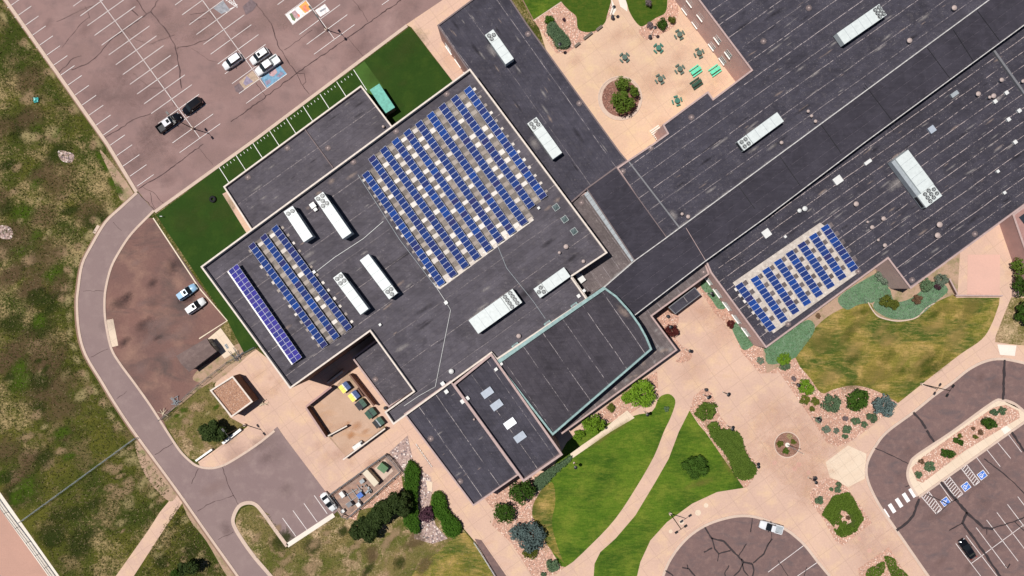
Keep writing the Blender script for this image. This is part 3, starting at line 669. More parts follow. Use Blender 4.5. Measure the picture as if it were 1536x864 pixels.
paintp('stall_mural', T(384,0,4,[(-60,90),(-20,65),(10,25),(-30,-5),(-80,40)]), 4, 'smoke')
mb = MB(); mb.strip(PP(T(0,0,4,[(1320,30),(1330,55),(1350,70),(1365,75)])), .18, .02); mb.strip(PP(T(0,0,4,[(1350,70),(1420,35),(1400,0)])), .14, .024)
for i in range(5): mb.strip(PP(T(0,0,4,[(1355+i*12,5+i*7),(1375+i*12,-5+i*8),(1378+i*11,18+i*7)])), .15, .02)
struct('chalk_drawing', mb, M['paintw'])
g('stall_mural', T(0,0,4,[(1280,50),(1340,5),(1380,60),(1330,85)]), 4, art['grey'])
# ------------------------------------------------------------------ cracks
thin, thick = MB(), MB()
def ck(px, w, m=None, z=LV*5.5):
    (m or thin).strip(PP(wander(px)), w*.8, z, jit=.5)
t1 = lambda l: T(0,0,4,l)
for l, w in (([(820,0),(880,85),(735,190),(660,245),(590,330),(530,380),(430,420)], .14), ([(880,85),(905,70),(950,0)], .12), ([(905,70),(990,170),(1050,270),(1075,400),(1090,530)], .16),
             ([(1060,292),(1180,260),(1260,230),(1350,180)], .10), ([(800,440),(900,530),(1000,530),(1050,640)], .05), ([(620,830),(820,710),(910,680)], .12), ([(345,445),(440,350),(490,335)], .10),
             ([(340,130),(460,75),(560,35)], .06), ([(510,40),(540,110)], .06), ([(660,110),(730,170),(820,240),(900,265),(1050,210)], .06), ([(1140,90),(1240,70),(1300,120)], .07), ([(1140,130),(1240,110)], .06),
             ([(1150,290),(1250,360),(1310,375)], .05), ([(370,290),(470,160),(540,100)], .05), ([(790,60),(830,95)], .3)): ck(t1(l), w*1.25)
t2 = lambda l: T(384,0,4,l)
for l, w in (([(0,20),(90,140),(130,270),(180,350),(243,440)], .16), ([(0,625),(243,440),(560,220),(870,0)], .17), ([(-150,730),(0,625)], .17), ([(243,440),(290,440),(300,490),(280,510),(320,565)], .12), ([(243,440),(270,500),(285,520)], .08), ([(170,300),(340,180)], .07), ([(0,500),(60,580)], .1), ([(580,0),(640,70),(670,130)], .08), ([(555,230),(640,335)], .07)): ck(t2(l), w*1.2)
t5 = lambda l: T(0,216,4,l)
for l, w in (([(1220,0),(980,180),(830,270)], .17), ([(830,290),(930,400)], .13), ([(860,260),(920,290),(980,355)], .09), ([(900,290),(910,350),(940,400)], .07), ([(1190,20),(1280,130)], .05), ([(680,470),(730,520)], .05)): ck(t5(l), w)
for l in ([(500,20),(640,15)], [(545,415),(650,365)], [(700,665),(760,620)]): ck(T(0,432,4,l), .09)
for l in ([(930,135),(1040,65)], [(1185,475),(1260,430),(1400,380)], [(1335,210),(1360,290),(1400,380),(1435,440)], [(1150,310),(1190,220)], [(1310,645),(1400,600)]): ck(T(0,648,4,l), .12)
struct('pavement_cracks', thin, M['crackthin'])
def tk(l, w, o=(1152,648)): thick.strip(PP(wander(T(o[0], o[1], 4, l), 4, .5)), w*.58, LV*12, jit=.25)
for l, w in (([(640,95),(740,140),(840,190)], .34), ([(950,-10),(995,60)], .9), ([(870,745-864),(920,800-864),(945,-20)], .8), ([(905,400),(870,500),(830,545),(770,590)], .9),
             ([(1035,298),(1120,400),(1190,480),(1290,575),(1350,580)], 1.0), ([(1190,480),(1165,545),(1290,715),(1390,864),(1420,910)], .9), ([(1165,545),(1085,590)], .35),
             ([(1350,575),(1480,535),(1536,510),(1600,490)], .4), ([(1480,540),(1536,590)], .35), ([(1310,580),(1310,615)], .25), ([(945,370),(1080,430),(1130,400)], .35), ([(1080,430),(1040,470)], .25),
             ([(1295,160),(1400,240),(1470,300),(1536,370),(1600,450)], .38), ([(1460,0),(1536,115),(1600,200)], .9), ([(820,330),(845,320)], .25), ([(1420,800),(1435,815),(1450,790)], .4),
             ([(1418,430-864),(1408,670-864)], .9), ([(60,770),(120,864),(140,900)], .25), ([(230,810),(215,864)], .22), ([(20,600),(15,650),(-5,690)], .2)): tk(l, w)
for l, w in (([(1155,570),(1200,640),(1215,700),(1240,730),(1310,710)], .38), ([(1195,635),(1270,655),(1330,720),(1390,780),(1440,790)], .42), ([(1150,720),(1200,695)], .35), ([(1240,730),(1232,775)], .28),
             ([(1390,780),(1365,830),(1330,864),(1300,900)], .35), ([(1360,740),(1405,670)], .28), ([(1440,790),(1450,830),(1440,870)], .35), ([(1445,785),(1510,730),(1530,680),(1560,640)], .35),
             ([(1440,515),(1430,600)], .25), ([(1020,812),(1060,820),(1095,860),(1110,900)], .32), ([(1050,795),(1055,820)], .25), ([(1300,800),(1275,845),(1280,880)], .28), ([(920,830),(960,855),(980,900)], .35), ([(1375,760),(1390,830),(1420,870)], .3)): tk(l, w*1.5, (768,648))
struct('sealed_cracks', thick, M['tar'])
# ------------------------------------------------------------------ buildings
OUT = {}
def ccw(v): return v if area(v) > 0 else v[::-1]
def block(name, label, px, z, ph, roofm, wallm, capm, cw=.28, cat='building', group=None, roofname='roof', z0=-.5, ch=.16):
    top = z+ph
    out = ccw([Vector(P(x, y, top)[:2]) for x, y in px]); n = len(out)
    c = P(*px[0], 0)
    root = thing(name, label, cat, (0,0,0), 0, group)
    inn = inset(out, cw); lip = inset(out, -.05)
    mb = MB()
    vs = [(p.x, p.y, z0) for p in out]+[(p.x, p.y, top-ch) for p in out]
    mb.add(vs, [(i, (i+1) % n, n+(i+1) % n, n+i) for i in range(n)])
    obj('wall', mb.mesh('wall', wallm), root)
    mb = MB(); mb.sheet([(p.x, p.y, 0) for p in inset(out, cw-.02)], z)
    obj(roofname, mb.mesh(roofname, roofm), root)
    mb = MB()
    A = [(p.x, p.y, top-ch) for p in out]+[(p.x, p.y, top-ch) for p in lip]+[(p.x, p.y, top) for p in lip]+[(p.x, p.y, top) for p in inn]+[(p.x, p.y, z-.1) for p in inn]
    fs = []
    for k in range(4):
        for i in range(n): j = (i+1) % n; fs.append((k*n+i, k*n+j, (k+1)*n+j, (k+1)*n+i))
    mb.add(A, fs); obj('coping', mb.mesh('coping', capm), root)
    OUT[root.name] = px
    return root
def windows(root, a, b, ztop, wins, frame=None, n_out=None):
    """glazed openings on the wall that runs from photo point a to b at roof height; each (metres along, sill height, width, height)"""
    A, B = P(*a, ztop), P(*b, ztop); d = (B-A); d.z = 0; d.normalize(); q = Vector((d.y, -d.x, 0))
    rz = math.atan2(d.y, d.x)
    for t, zs, w, h in wins:
        c = A+d*t; c.z = 0
        m = MB(); m.box((0,0,h/2), (w, .06, h)); m2 = MB()
        for zz in (.04, h*.5, h-.04): m2.box((0,-.05,zz), (w, .07, .08))
        for xx in (-w/2+.04, -w/6, w/6, w/2-.04): m2.box((xx,-.055,h/2), (.07, .05, h-.17))
        m3 = MB().box((0,-.13,-.09), (w+.2, .26, .16))
        o = obj('window', m.mesh('window', M['glass']), root, c+q*.035+Vector((0,0,zs)), rz)
        obj('frame', m2.mesh('frame', frame or M['white2']), o); obj('sill', m3.mesh('sill', M['copingwhite']), o)
gym = block('gym_building', 'tall gymnasium block under grey membrane, carrying the largest solar array', [(301,400),(705,103),(911,379),(857,415),(881,449),(745,540),(737,530),(590,637),(577,618),(620,587),(555,497),(435,583)], 12, 1.0, M['roofgym'], M['brickd'], M['coping'])
nw = block('north_wing', 'narrow grey roofed wing along the left side of the courtyard', [(656,38),(747,-30),(790,35),(930,228),(941,241),(924,252),(880,284),(850,310),(830,330),(712,120)], 8.5, .25, M['roofn'], M['brick'], M['copingdark'], .25)
annex = block('locker_room_annex', 'low grey roofed annex between the turf strip and gym', [(335,280),(541.5,128),(590,192),(600,210),(400,352),(380,350)], 5, .7, M['roofgym'], M['brick'], M['coping'])
eb = block('link_building', 'small stepped roof wedged between gym corner and dark spine', [(838,312),(878,288),(884,296),(956,393),(898,438),(881,456),(845,425),(893,375)], 8, .2, M['roofold'], M['brick'], M['copingpink'], .3)
ne = block('classroom_building', 'two storey classroom block right of the courtyard with louvred windows', [(925,252),(941,241),(979,216),(1001,200),(994,187),(1062,137),(1070,148),(1127,105),(1048,0),(1012,-50),(1620,-110),(1500,0),(1200,225),(1003,368)], 9, .25, M['roof'], M['brickl'], M['copingpink'], .3)
lr = block('classroom_building', 'one storey classroom block carrying the smaller right hand solar array', [(1066,409),(1149,522),(1332,388),(1366,433),(1493,340),(1640,232),(1640,-60),(1530,36),(1290,208),(1150,318),(1056,386)], 7.5, .3, M['rooflr'], M['brickl'], M['copingpink'], .3)
M['spineedge'] = plain('dull white flashing', (.50,.48,.46), .6, .3, var=.25)
cor = block('spine_corridor', 'long raised dark corridor roof running diagonally to the upper right', [(900,436),(953,390),(1000,356),(1190,216),(1483,0),(1620,-100),(1720,-100),(1536,38),(1297,214),(1152,324),(1058,392),(951,474),(930,462)], 10.4, .12, M['roofcor'], M['copingwhite'], M['spineedge'], .12)
cor2 = block('cross_corridor', 'dark square roof joining spine corridor to north wing', [(924.5,251),(880,283),(952,391),(1001,357)], 9.9, .1, M['roofcor'], M['copingdark'], M['copingdark'], .12)
mb = MB(); mb.sheet(PP([(876,292),(881,287),(953,388),(947,393)], 9), 9.35); obj('flashing', mb.mesh('flashing', M['offgrey']), cor2)
mb = MB()
for i in range(14): 
    t = (i+.5)/14; a = (876+71*t, 292+101*t); b = (881.5+71*t, 287.5+101*t); mb.strip(PP([a, b], 9.4), .06, 9.38)
obj('flashing_seam', mb.mesh('flashing_seam', M['midgrey']), cor2)
aud = block('auditorium', 'auditorium with curved end and aqua green roof edge', [(907,431),(925,444),(945,466),(960,487),(970,505),(978,524),(829,653),(745,545)], 12.6, .5, M['roofaud'], M['brickd'], M['green'], .34)
mb = MB(); mb.sheet(PP([(745,541),(905,430),(908,434),(748,545)], 13.15), 13.16)
for (x, y) in ((774,519),(822,486),(862,459)):
    c = P(x, y, 12); mb.box((c.x, c.y, 12.35), (1.5, 1.1, .9), UA)
obj('fascia', mb.mesh('fascia', M['green']), aud)
mb = MB()
for (x, y) in ((774,519),(822,486),(862,459)):
    c = P(x, y, 12.8); mb.box((c.x, c.y, 12.83), (1.0, .7, .04), UA)
obj('hatch_cover', mb.mesh('hatch_cover', M['midgrey']), aud)
ledge = block('entrance_ledge', 'low weathered grey roof hugging the auditorium curve by the plaza', [(1064,411),(978,474),(1016,525),(843,651),(838,640),(900,500),(940,450),(1050,370)], 6.5, .3, M['roofold'], M['brickd'], M['copingpink'], .3)
can = block('entrance_canopy', 'small flat grey entrance canopy over the plaza doors', [(1003,461),(1042,431),(1051,442),(1013,471)], 4, .1, M['roofs'], M['brickd'], M['midgrey'], .12, cat='canopy')
s1 = block('music_wing', 'plain grey roofed wing at the bottom tip of school', [(606,621),(676,571),(683,581),(778,712),(710,759)], 12.2, .6, M['roofs'], M['brick'], M['copingpink'], .25)
s2 = block('art_wing', 'grey roofed wing with four skylight panels', [(679,577),(737,530),(844,682),(785,723)], 12.5, 1.1, M['roofs'], M['brick'], M['copingpink'], .4)
dk = block('dock_building', 'small low grey roof beside the dumpster yard', [(528,537),(600,482),(660,565),(583,611)], 5, .5, M['roofgym'], M['brick'], M['copingpink'], .3)
shed = block('gravel_roof_shed', 'square brick shed with tan gravel roof near curved road', [(315,585.6),(349,564),(379,602.5),(347,626)], 3.4, .4, M['roofgravel'], M['brickd'], M['coping'], .28, cat='shed')
ann2 = block('corner_building', 'brick building corner behind fence at right edge', [(1519,322),(1700,190),(1700,440),(1560,440)], 4.5, .3, plain('rose roof membrane', (.33,.19,.17), .9, .1), M['brick'], M['copingpink'], .35)
mb = MB().sheet(PP([(1528,326),(1570,296),(1590,330),(1548,352)], 4.5), 4.56); obj('skylight', mb.mesh('skylight', M['glass']), ann2)
# openings on the walls the camera can see
wl = [(t, 4.7, 1.8, 1.6) for t in (1, 7.2, 11, 17.1, 21)]+[(t, .7, 1.8, 1.6) for t in (1, 7.2, 11, 17.1, 21)]
windows(ne, (1012,-50), (1127,105), 9.25, wl)
windows(lr, (1066,409), (1149,522), 7.8, [(t, 1.6, 2.3, 1.9) for t in (1.9, 5.4, 8.9, 12.4, 15.9)])
windows(nw, (656,38), (703,104), 8.75, [(t, 1.0, 2.2, 2.2) for t in (3, 6.5, 10)])
windows(lr, (1149,522), (1332,388), 7.8, [(3+3.6*i, 1.4, 2.2, 1.8) for i in range(8)])
windows(ledge, (843,651), (1016,525), 6.8, [(8+4*i, .6, 2.4, 2.6) for i in range(5)])
windows(s1, (606,621), (710,759), 12.8, [(4+4*i, 1.2, 1.6, 1.8) for i in range(5)])
windows(s2, (785,723), (844,682), 13.6, [(2+3*i, 1.4, 1.8, 1.8) for i in range(3)])
def ridge(parent, a, b, z, w=.25, h=.25, m='copingdark', name='expansion_joint'):
    A, B = P(*a, z), P(*b, z); d = B-A; c = (A+B)/2
    mb = MB().box((0,0,h/2), (d.length, w, h)); return obj(name, mb.mesh(name, M[m]), parent, c, math.atan2(d.y, d.x))
ridge(annex, (456,192), (500,252), 5, .2, .3)
ridge(ne, (943,243), (1019,342), 9, .3, .3, 'midgrey')
ridge(lr, (1489,77), (1545,156), 7.5, .45, .5, 'midgrey')
ridge(gym, (857,414), (881,448), 12, .25, .45, 'coping', 'curb')
ridge(cor, (1029,342), (1059,392), 10.4, .1, .06, 'copingpink'); 
for a, b in (((1107,278),(1132,313)),((1231,186),(1262,230)),((1297,127),(1345,190)),((1391,72),(1425,118)),((1430,45),(1460,92)),((1465,15),(1500,62)),((1170,235),(1200,278))): ridge(cor, a, b, 10.4, .12, .05, 'black')
for a, b in (((768,552),(823,641)),): pass
# gable roofed storage hut
hut = thing('storage_hut', 'brown shingled storage hut on the milled lot', 'shed')
q = PP([(264,534),(310,507),(325,527),(284,558)], 2.7)
a, b, c, d = q; r1, r2 = (a+d)/2+Vector((0,0,.55)), (b+c)/2+Vector((0,0,.55))
mb = MB().add([a, b, c, d, r1, r2, a-Vector((0,0,.12)), b-Vector((0,0,.12)), c-Vector((0,0,.12)), d-Vector((0,0,.12))], [(a_) for a_ in ((0,4,5,1),(3,2,5,4),(0,3,4),(1,5,2),(0,1,7,6),(1,2,8,7),(2,3,9,8),(3,0,6,9))])
obj('roof', mb.mesh('roof', M['shingle']), hut)
ins = inset([(p.x, p.y) for p in q], .25)
mb = MB().prism([(p.x, p.y) for p in ins], 0, 2.58); obj('wall', mb.mesh('wall', M['midgrey']), hut)
c = (b+c)/2; mb = MB().box((0,0,1), (.9,.06,2)); obj('door', mb.mesh('door', M['offgrey']), hut, (c.x-.2, c.y-.1, 0), math.atan2((q[2]-q[1]).y, (q[2]-q[1]).x))
# teal equipment container
cont = thing('turf_shed', 'teal topped equipment shed on the green turf', 'shed', P(577,153,0), ang(23,35))
mb = MB().box((0,0,1.3), (6.0,2.3,2.6)); obj('body', mb.mesh('body', M['midgrey']), cont)
mb = MB().box((0,0,2.68), (6.2,2.5,.14)); obj('roof', mb.mesh('roof', M['teal']), cont)
mb = MB().box((0,-1.17,1.1), (2.0,.05,2.1)); obj('door', mb.mesh('door', M['offgrey']), cont)

# ------------------------------------------------------------------ rooftop air handlers
fan_ring = MB().cyl((0,0,0), .44, .14, 16).mesh('fan_housing', M['midgrey'])
fb = MB().cyl((0,0,.142), .38, .012, 16, 1)
for i in range(5):
    a = i*2*math.pi/5; c_, s_ = math.cos(a), math.sin(a)
    fb.add([(.05*c_, .05*s_, .158), (.33*math.cos(a-.28), .33*math.sin(a-.28), .158), (.33*math.cos(a+.20), .33*math.sin(a+.20), .175)], [(0,1,2)], 0)
fb.cyl((0,0,.155), .08, .03, 8, 0)
fan_in = fb.mesh('fan_blades', [M['white'], M['black']])
def hvac(label, c, d, L, W, z, h, fans, deck=2.6, side=0, fanend=1):
    """c centre of its top in the photo, d direction towards the fan end; L, W in photo px"""
    k = (H-z-h)/H*S; L *= k; W *= k
    loc = P(*c, z+h); loc.z = z
    r = thing('air_handler', label, 'air handler', loc, ang(*d), 'rooftop air handlers')
    mb = MB().box((0,0,.15), (L-.3, W-.3, .3)); obj('curb', mb.mesh('curb', M['midgrey']), r)
    x0, x1 = -L/2, L/2-deck
    y0 = -W/2+side*.9 if side > 0 else -W/2
    mb = MB().box(((x0+x1)/2-.04, (y0+W/2)/2, .3+(h-.3)/2), (x1-x0-.08, W/2-y0, h-.3))
    obj('cabinet', mb.mesh('cabinet', M['white']), r)
    mb = MB()
    nn = max(2, int((x1-x0)/1.6))
    for i in range(1, nn): mb.box((x0+(x1-x0)*i/nn-.04, (y0+W/2)/2, h+.008), (.06, W/2-y0-.1, .016))
    mb.box(((x0+x1)/2, -W/2+.0, h*.55), (x1-x0-.5, .03, h*.5)) if not side else None
    mb.box(((x0+x1)/2, W/2+.0, h*.55), (x1-x0-.5, .03, h*.5))
    obj('access_panel', mb.mesh('access_panel', M['offgrey']), r)
    if side:
        mb = MB().box((0, -W/2+.43, h*.42+.1), (L-.1, .84, h*.84-.2), tilt=0); obj('intake_hood', mb.mesh('intake_hood', M['offgrey']), r)
    mb = MB().box((x1+deck/2, 0, .3+(h-.12-.3)/2), (deck, W, h-.42)); o = obj('condenser_deck', mb.mesh('condenser_deck', M['white']), r)
    mb = MB()
    for sy in (-1, 1): mb.box((x1+deck/2, sy*(W/2+.01), h*.5), (deck-.3, .03, h*.5))
    mb.box((x1+deck+.01, 0, h*.5), (.03, W-.3, h*.5)); obj('coil', mb.mesh('coil', M['dark']), r)
    for fx, fy in fans:
        f = obj('fan', fan_ring, r, (x1+deck*fx, W*(fy-.5), h-.12)); f2 = obj('blades', fan_in, f, (0,0,0), R.random())
G4 = [(.3,.27),(.3,.73),(.74,.27),(.74,.73)]
hvac('white air handler with three fans near the top of the north wing', (749,70), (-.575,-.818), 54, 15, 8.5, 2.0, [(.3,.70),(.72,.72),(.5,.28)], 2.1)
hvac('white air handler with four fans beside the upper right gym edge', (817,207), (-.58,-.81), 66, 17, 8.5, 2.0, G4, 2.1)
hvac('long white air handler with five fans left of the big solar array', (499,323), (-.57,-.82), 75, 16, 12, 2.9, [(.2,.3),(.2,.75),(.5,.5),(.8,.25),(.8,.75)], 2.9)
hvac('short white air handler with two fans, upper left on the gym', (447,336), (-.55,-.83), 55, 16, 12, 2.5, [(.5,.27),(.5,.73)], 1.7)
hvac('white air handler with four fans beside the three solar rows', (526,440), (-.60,-.80), 69, 15, 12, 2.6, G4, 2.5)
hvac('white air handler with its fans at the lower end', (568,415), (.60,.80), 73, 16, 12, 2.6, [(.3,.3),(.3,.72),(.75,.5)], 2.0)
hvac('widest white air handler on the gym, with eight fans', (743,467), (.81,-.58), 81, 25, 12, 2.4, [(.25,.15),(.7,.15),(.25,.4),(.7,.4),(.25,.63),(.7,.63),(.25,.87),(.7,.87)], 2.9)
hvac('white air handler with three fans near gym lower right corner', (828,424), (-.81,.58), 56, 17, 12, 1.9, [(.3,.27),(.3,.73),(.75,.5)], 1.9)
hvac('white air handler with six fans, topmost on the classroom roof', (1293,36), (.82,-.57), 78, 20, 9, 1.9, [(.25,.2),(.25,.5),(.25,.8),(.75,.2),(.75,.5),(.75,.8)], 1.9)
hvac('white air handler with four fans beside courtyard corner', (1141,197), (-.80,.59), 74, 17, 9, 1.9, G4, 2.3)
hvac('largest white air handler, with grey side hood and eight fans', (1376,268), (.60,.80), 86, 30, 7.5, 2.1, [(.2,.35),(.5,.35),(.8,.35),(.15,.6),(.45,.6),(.75,.6),(.3,.85),(.65,.85)], 3.0, side=1)
# a small package unit and boxes
def boxunit(name, label, cat, c, d, L, W, h, z, mat, lid=None, group=None, legs=False):
    loc = P(*c, z+h); loc.z = z
    r = thing(name, label, cat, loc, ang(*d), group)
    mb = MB().box((0,0,h/2+.02), (L, W, h-.04)); obj('body', mb.mesh('body', mat), r)
    mb = MB().box((0,0,h+.03), (L+.1, W+.1, .06)); obj('lid', mb.mesh('lid', lid or mat), r)
    return r
boxunit('condenser', 'pale square condenser unit below the gym corner', 'condenser', (872,418), (.6,.8), 1.5, 1.2, .9, 8, M['white2'])
boxunit('condenser', 'tiny white condenser next to pale square unit', 'condenser', (867,412), (.6,.8), .8, .8, .6, 8, M['white2'])
boxunit('roof_box', 'white roof box between two air handlers on gym', 'roof box', (469,308), (.8,-.57), 1.0, 1.0, .8, 12, M['white2'])
boxunit('roof_box', 'smaller white roof box beside five fan air handler', 'roof box', (473,314), (.8,-.57), .6, .6, .5, 12, M['white2'])
for lab, x, y, z, L, W, mt in (
 ('large square white box near spine corridor edge', 1257,270,7.5,2.0,1.7,'white2'), ('slim white box up near the spine corridor', 1302,243,7.5,1.8,.7,'white2'),
 ('square white box above the right solar array', 1150,350,7.5,1.8,1.8,'white2'), ('grey square hatch box on dashed seams', 1398,194,7.5,1.5,1.5,'skyglass'),
 ('grey oblong box with white tip near spine', 1432,141,7.5,1.9,.9,'offgrey'), ('small white box between three round vents', 1493,152,7.5,.8,.8,'white2'),
 ('small white box right of twin vents', 1510,139,7.5,.8,.8,'white2'), ('small white box near right edge of photo', 1529,166,7.5,.8,.8,'white2'),
 ('small white box, lower of the right edge cluster', 1513,179,7.5,.8,.8,'white2'), ('white box on seam right of skylight hatch', 1523,213,7.5,.8,.8,'white2'),
 ('tiny white box right of the largest air handler', 1497,257,7.5,.6,.6,'white2'), ('tiny white box above the brick drain corner', 1507,289,7.5,.6,.6,'white2'),
 ('tiny white box on seam left of right solar array', 1178,355,7.5,.5,.5,'white2'), ('small white junction box at conduit corner', 669,454,12,.7,.7,'white2'),
 ('small white box left of the long conduit', 570,487,12,.45,.45,'white2'), ('small white box at tail of the big array', 808,312,12,.5,.5,'white2'),
 ('small white box at end of three solar rows', 471,408,12,.6,.6,'white2'), ('white box on curb, upper of auditorium pair', 876,436,12,.6,.6,'white2'),
 ('white box on curb, lower of auditorium pair', 868,444,12,.7,.7,'white2'), ('white box straddling gym edge above music wing', 664,575.5,12.3,.8,.8,'white2'),
 ('white box just below gym edge on music wing', 669.5,587.5,12.2,.8,.8,'white2'), ('white box left of divider between south wings', 694,602,12.2,.9,.9,'white2'),
 ('white box right of divider between south wings', 701,597.5,12.5,.8,.8,'white2'), ('white box on auditorium side wall top', 744,554,12.6,.7,.6,'white2'),
 ('small white box at junction of gym and art wing', 752,546,12.6,.6,.5,'white2')):
    boxunit('roof_box', lab, 'roof box', (x, y), (.81,-.58), L*.85, W*.85, .5, z, M[mt], group='small boxes on the roofs')
# skylights
for i, (x, y) in enumerate(((834,311),(847,329),(861,347))):
    r = thing('skylight', ['uppermost','middle','lowest'][i]+' of three smoked pyramid skylights on gym', 'skylight', P(x, y, 12.2)*1, UA, 'pyramid skylights'); r.location.z = 12
    mb = MB()
    for a, b, c_, d_ in ((0,.6,1.26,.05),(0,-.6,1.26,.05),(.6,0,.05,1.14),(-.6,0,.05,1.14)): mb.box((a, b, .17), (c_, d_, .34))
    obj('frame', mb.mesh('frame', M['sagef'] if 'sagef' in M else M['white']), r)
    mb = MB().add([(-.56,-.56,.2),(.56,-.56,.2),(.56,.56,.2),(-.56,.56,.2),(0,0,.55)], [(0,1,4),(1,2,4),(2,3,4),(3,0,4)]); obj('dome', mb.mesh('dome', M['skyglass2']), r)
for x, y, mt, lab in ((731,589,'skyglass','topmost grey skylight panel on art wing'),(745,607.5,'skyglass','second grey skylight panel down the art wing'),(765,635,'skywhite','bright white skylight panel on art wing'),(780,655.5,'skyglass','lowest grey skylight panel on art wing')):
    r = thing('skylight', lab, 'skylight', P(x, y, 12.9), UA, 'art wing skylights'); r.location.z = 12.5
    mb = MB().box((0,0,.2), (2.35,1.45,.4)); obj('curb', mb.mesh('curb', M['midgrey']), r)
    mb = MB().box((0,0,.44), (2.4,1.5,.08)); obj('panel', mb.mesh('panel', M[mt]), r)
# round vents
for lab, x, y, rr, z in (
 ('large round vent on gym below the skylights', 849,370,4.6,12),('small round vent beside the large gym vent', 839,379,2.8,12),('round vent near the gym right corner', 875,392,3.4,12),
 ('round white vent by long conduit above music wing', 677,557,4.8,12),('round vent above aqua auditorium edge', 778,504,4.4,12),('tiny vent on the locker room annex roof', 575,190,2.6,5),
 ('round vent at the top of the classroom roof', 1431,12,4.8,9),('round vent between top air handler and spine', 1364,61,4.8,9),('upper vent of slanted trio near spine', 1212,167,3,9),
 ('middle vent of slanted trio near spine', 1217,174,3,9),('lower vent of slanted trio near spine', 1223,182,3.2,9),('round vent next to four fan classroom unit', 1172,214,3.4,9),
 ('left vent of the pair on scorched roof spot', 1023,321,3,9),('right vent of the pair on scorched roof spot', 1032,325,3.8,9),
 ('round vent on seam near upper right edge', 1467,141,4.6,7.5),('larger vent of close pair near upper right edge', 1490,144,4.6,7.5),('smaller vent of close pair near upper right edge', 1484,146,3,7.5),('round vent right below roof expansion joint', 1502,120,4,7.5),
 ('grey mushroom vent joined to white one', 1199,316,4,7.5),('white mushroom vent casting black shadow', 1207,313,4.8,7.5),('round vent upper right of right solar array', 1284,306,4.8,7.5),
 ('round vent in middle of dashed seams', 1325,328,4.2,7.5),('round vent just left below its larger twin', 1308,341,4,7.5),('very small vent between larger vents', 1301,333,2.4,7.5),
 ('upper of two large vents near the tan patio', 1409,337,5.4,7.5),('lower of two large vents near the tan patio', 1406,353,5.2,7.5),('tiny vent near right solar array end', 1317,360,2.6,7.5),('medium vent near right solar array end', 1327,368,3.8,7.5),
 ('tiny pinkish vent on the music wing roof', 711,629,2,12.2),('vent at right edge beside expansion joint', 1534,122,3.4,7.5)):
    k = (H-z)/H*S; rr = rr*k*.84
    loc = P(x, y, z+.5); loc.z = z
    r = thing('roof_vent', lab, 'roof vent', loc, 0, 'round roof vents')
    mb = MB().cyl((0,0,0), rr*.62, .55, 14); obj('stack', mb.mesh('stack', M['offgrey']), r)
    mb = MB().cyl((0,0,.55), rr, .16, 18, r2=rr*.9, dome=.14); obj('cap', mb.mesh('cap', M['white2'] if (x, y) in ((1207,313),(677,557),(1199,316)) else M['vent'], True), r)
# roof drains
M['drainf'] = plain('drain frame', (.15,.12,.115), .8, .2)
drm = MB()
for a, b, c_, d_ in ((0,.62,.9,.12),(0,-.62,.9,.12),(.66,0,.12,.8),(-.66,0,.12,.8)): drm.box((a, b, .03), (c_, d_, .06))
drp = MB().box((0,0,.02), (1.05,1.0,.04)).mesh('sump', M['copingdark'])
drm = drm.mesh('frame', M['drainf']); drg = MB().cyl((0,0,.04), .2, .12, 10, dome=.05).mesh('strainer', M['vent'])
for lab, x, y, z in (('near the tan patio corner',1462,351,7.5),('at the right end of right solar array',1287,407,7.5),('beside the brick notch',1368,420,7.5),('at upper part of north wing',792,51,8.5),('halfway down the north wing',869,155,8.5),
 ('inside the courtyard corner of classroom block',1037,176,9),('by courtyard lower corner',976,222,9),('at the top of the roof beside cross corridor',934,257,9),('on link roof by the gym corner',872,304,8),('on entrance ledge near spine',1055,408,6.5),
 ('upper left of gym near big array',530,243,12),('on annex right of its divider',492,222,5),('on annex left of its divider',431,222,5),('at the far left end of annex',372,266,5),('at the top corner of gym roof',670,141,12),
 ('on gym above the sixth solar row',594,197,12),('at classroom roof left of top air handler',1213,12,9),('on the dock building roof',563,569,5),('on auditorium ledge above bright tree',923,583,6.5),('under the right solar array corner',1182,486,7.5),('on music wing near the walk',690,722,12.2),('on classroom roof near louvred wall',1145,62,9),('left edge of music wing roof',646,658,12.2)):
    r = thing('roof_drain', 'square roof drain '+lab, 'roof drain', P(x, y, z)+Vector((0,0,.002)), UA, 'square roof drains')
    obj('sump', drp, r); obj('frame', drm, r); obj('strainer', drg, r); r.scale = (.85, .85, 1)
# conduit
mb = MB().tube(PP([(650,424),(669,453),(676,465),(653,580),(628,594),(606,609)], 12.15), .05)
tag(obj('conduit', mb.mesh('conduit', M['white2'])), 'thin white conduit running down the gym roof to the dock corner', 'conduit')
mb = MB().tube(PP([(537,262),(600,360),(655,432)], 12.15), .05)
tag(obj('conduit', mb.mesh('conduit', M['offgrey'])), 'thin grey conduit along the left edge of the big array', 'conduit')
mb = MB().tube(PP([(475,407),(502,386),(545,358),(575,332)], 12.12), .06)
tag(obj('conduit', mb.mesh('conduit', M['white2'])), 'pale conduit from the three solar rows toward big array', 'conduit')
mb = MB().tube(PP([(745,365),(760,402),(800,452),(818,478)], 12.08), .05)
tag(obj('conduit', mb.mesh('conduit', M['offgrey'])), 'thin conduit between widest air handler and its neighbour', 'conduit')

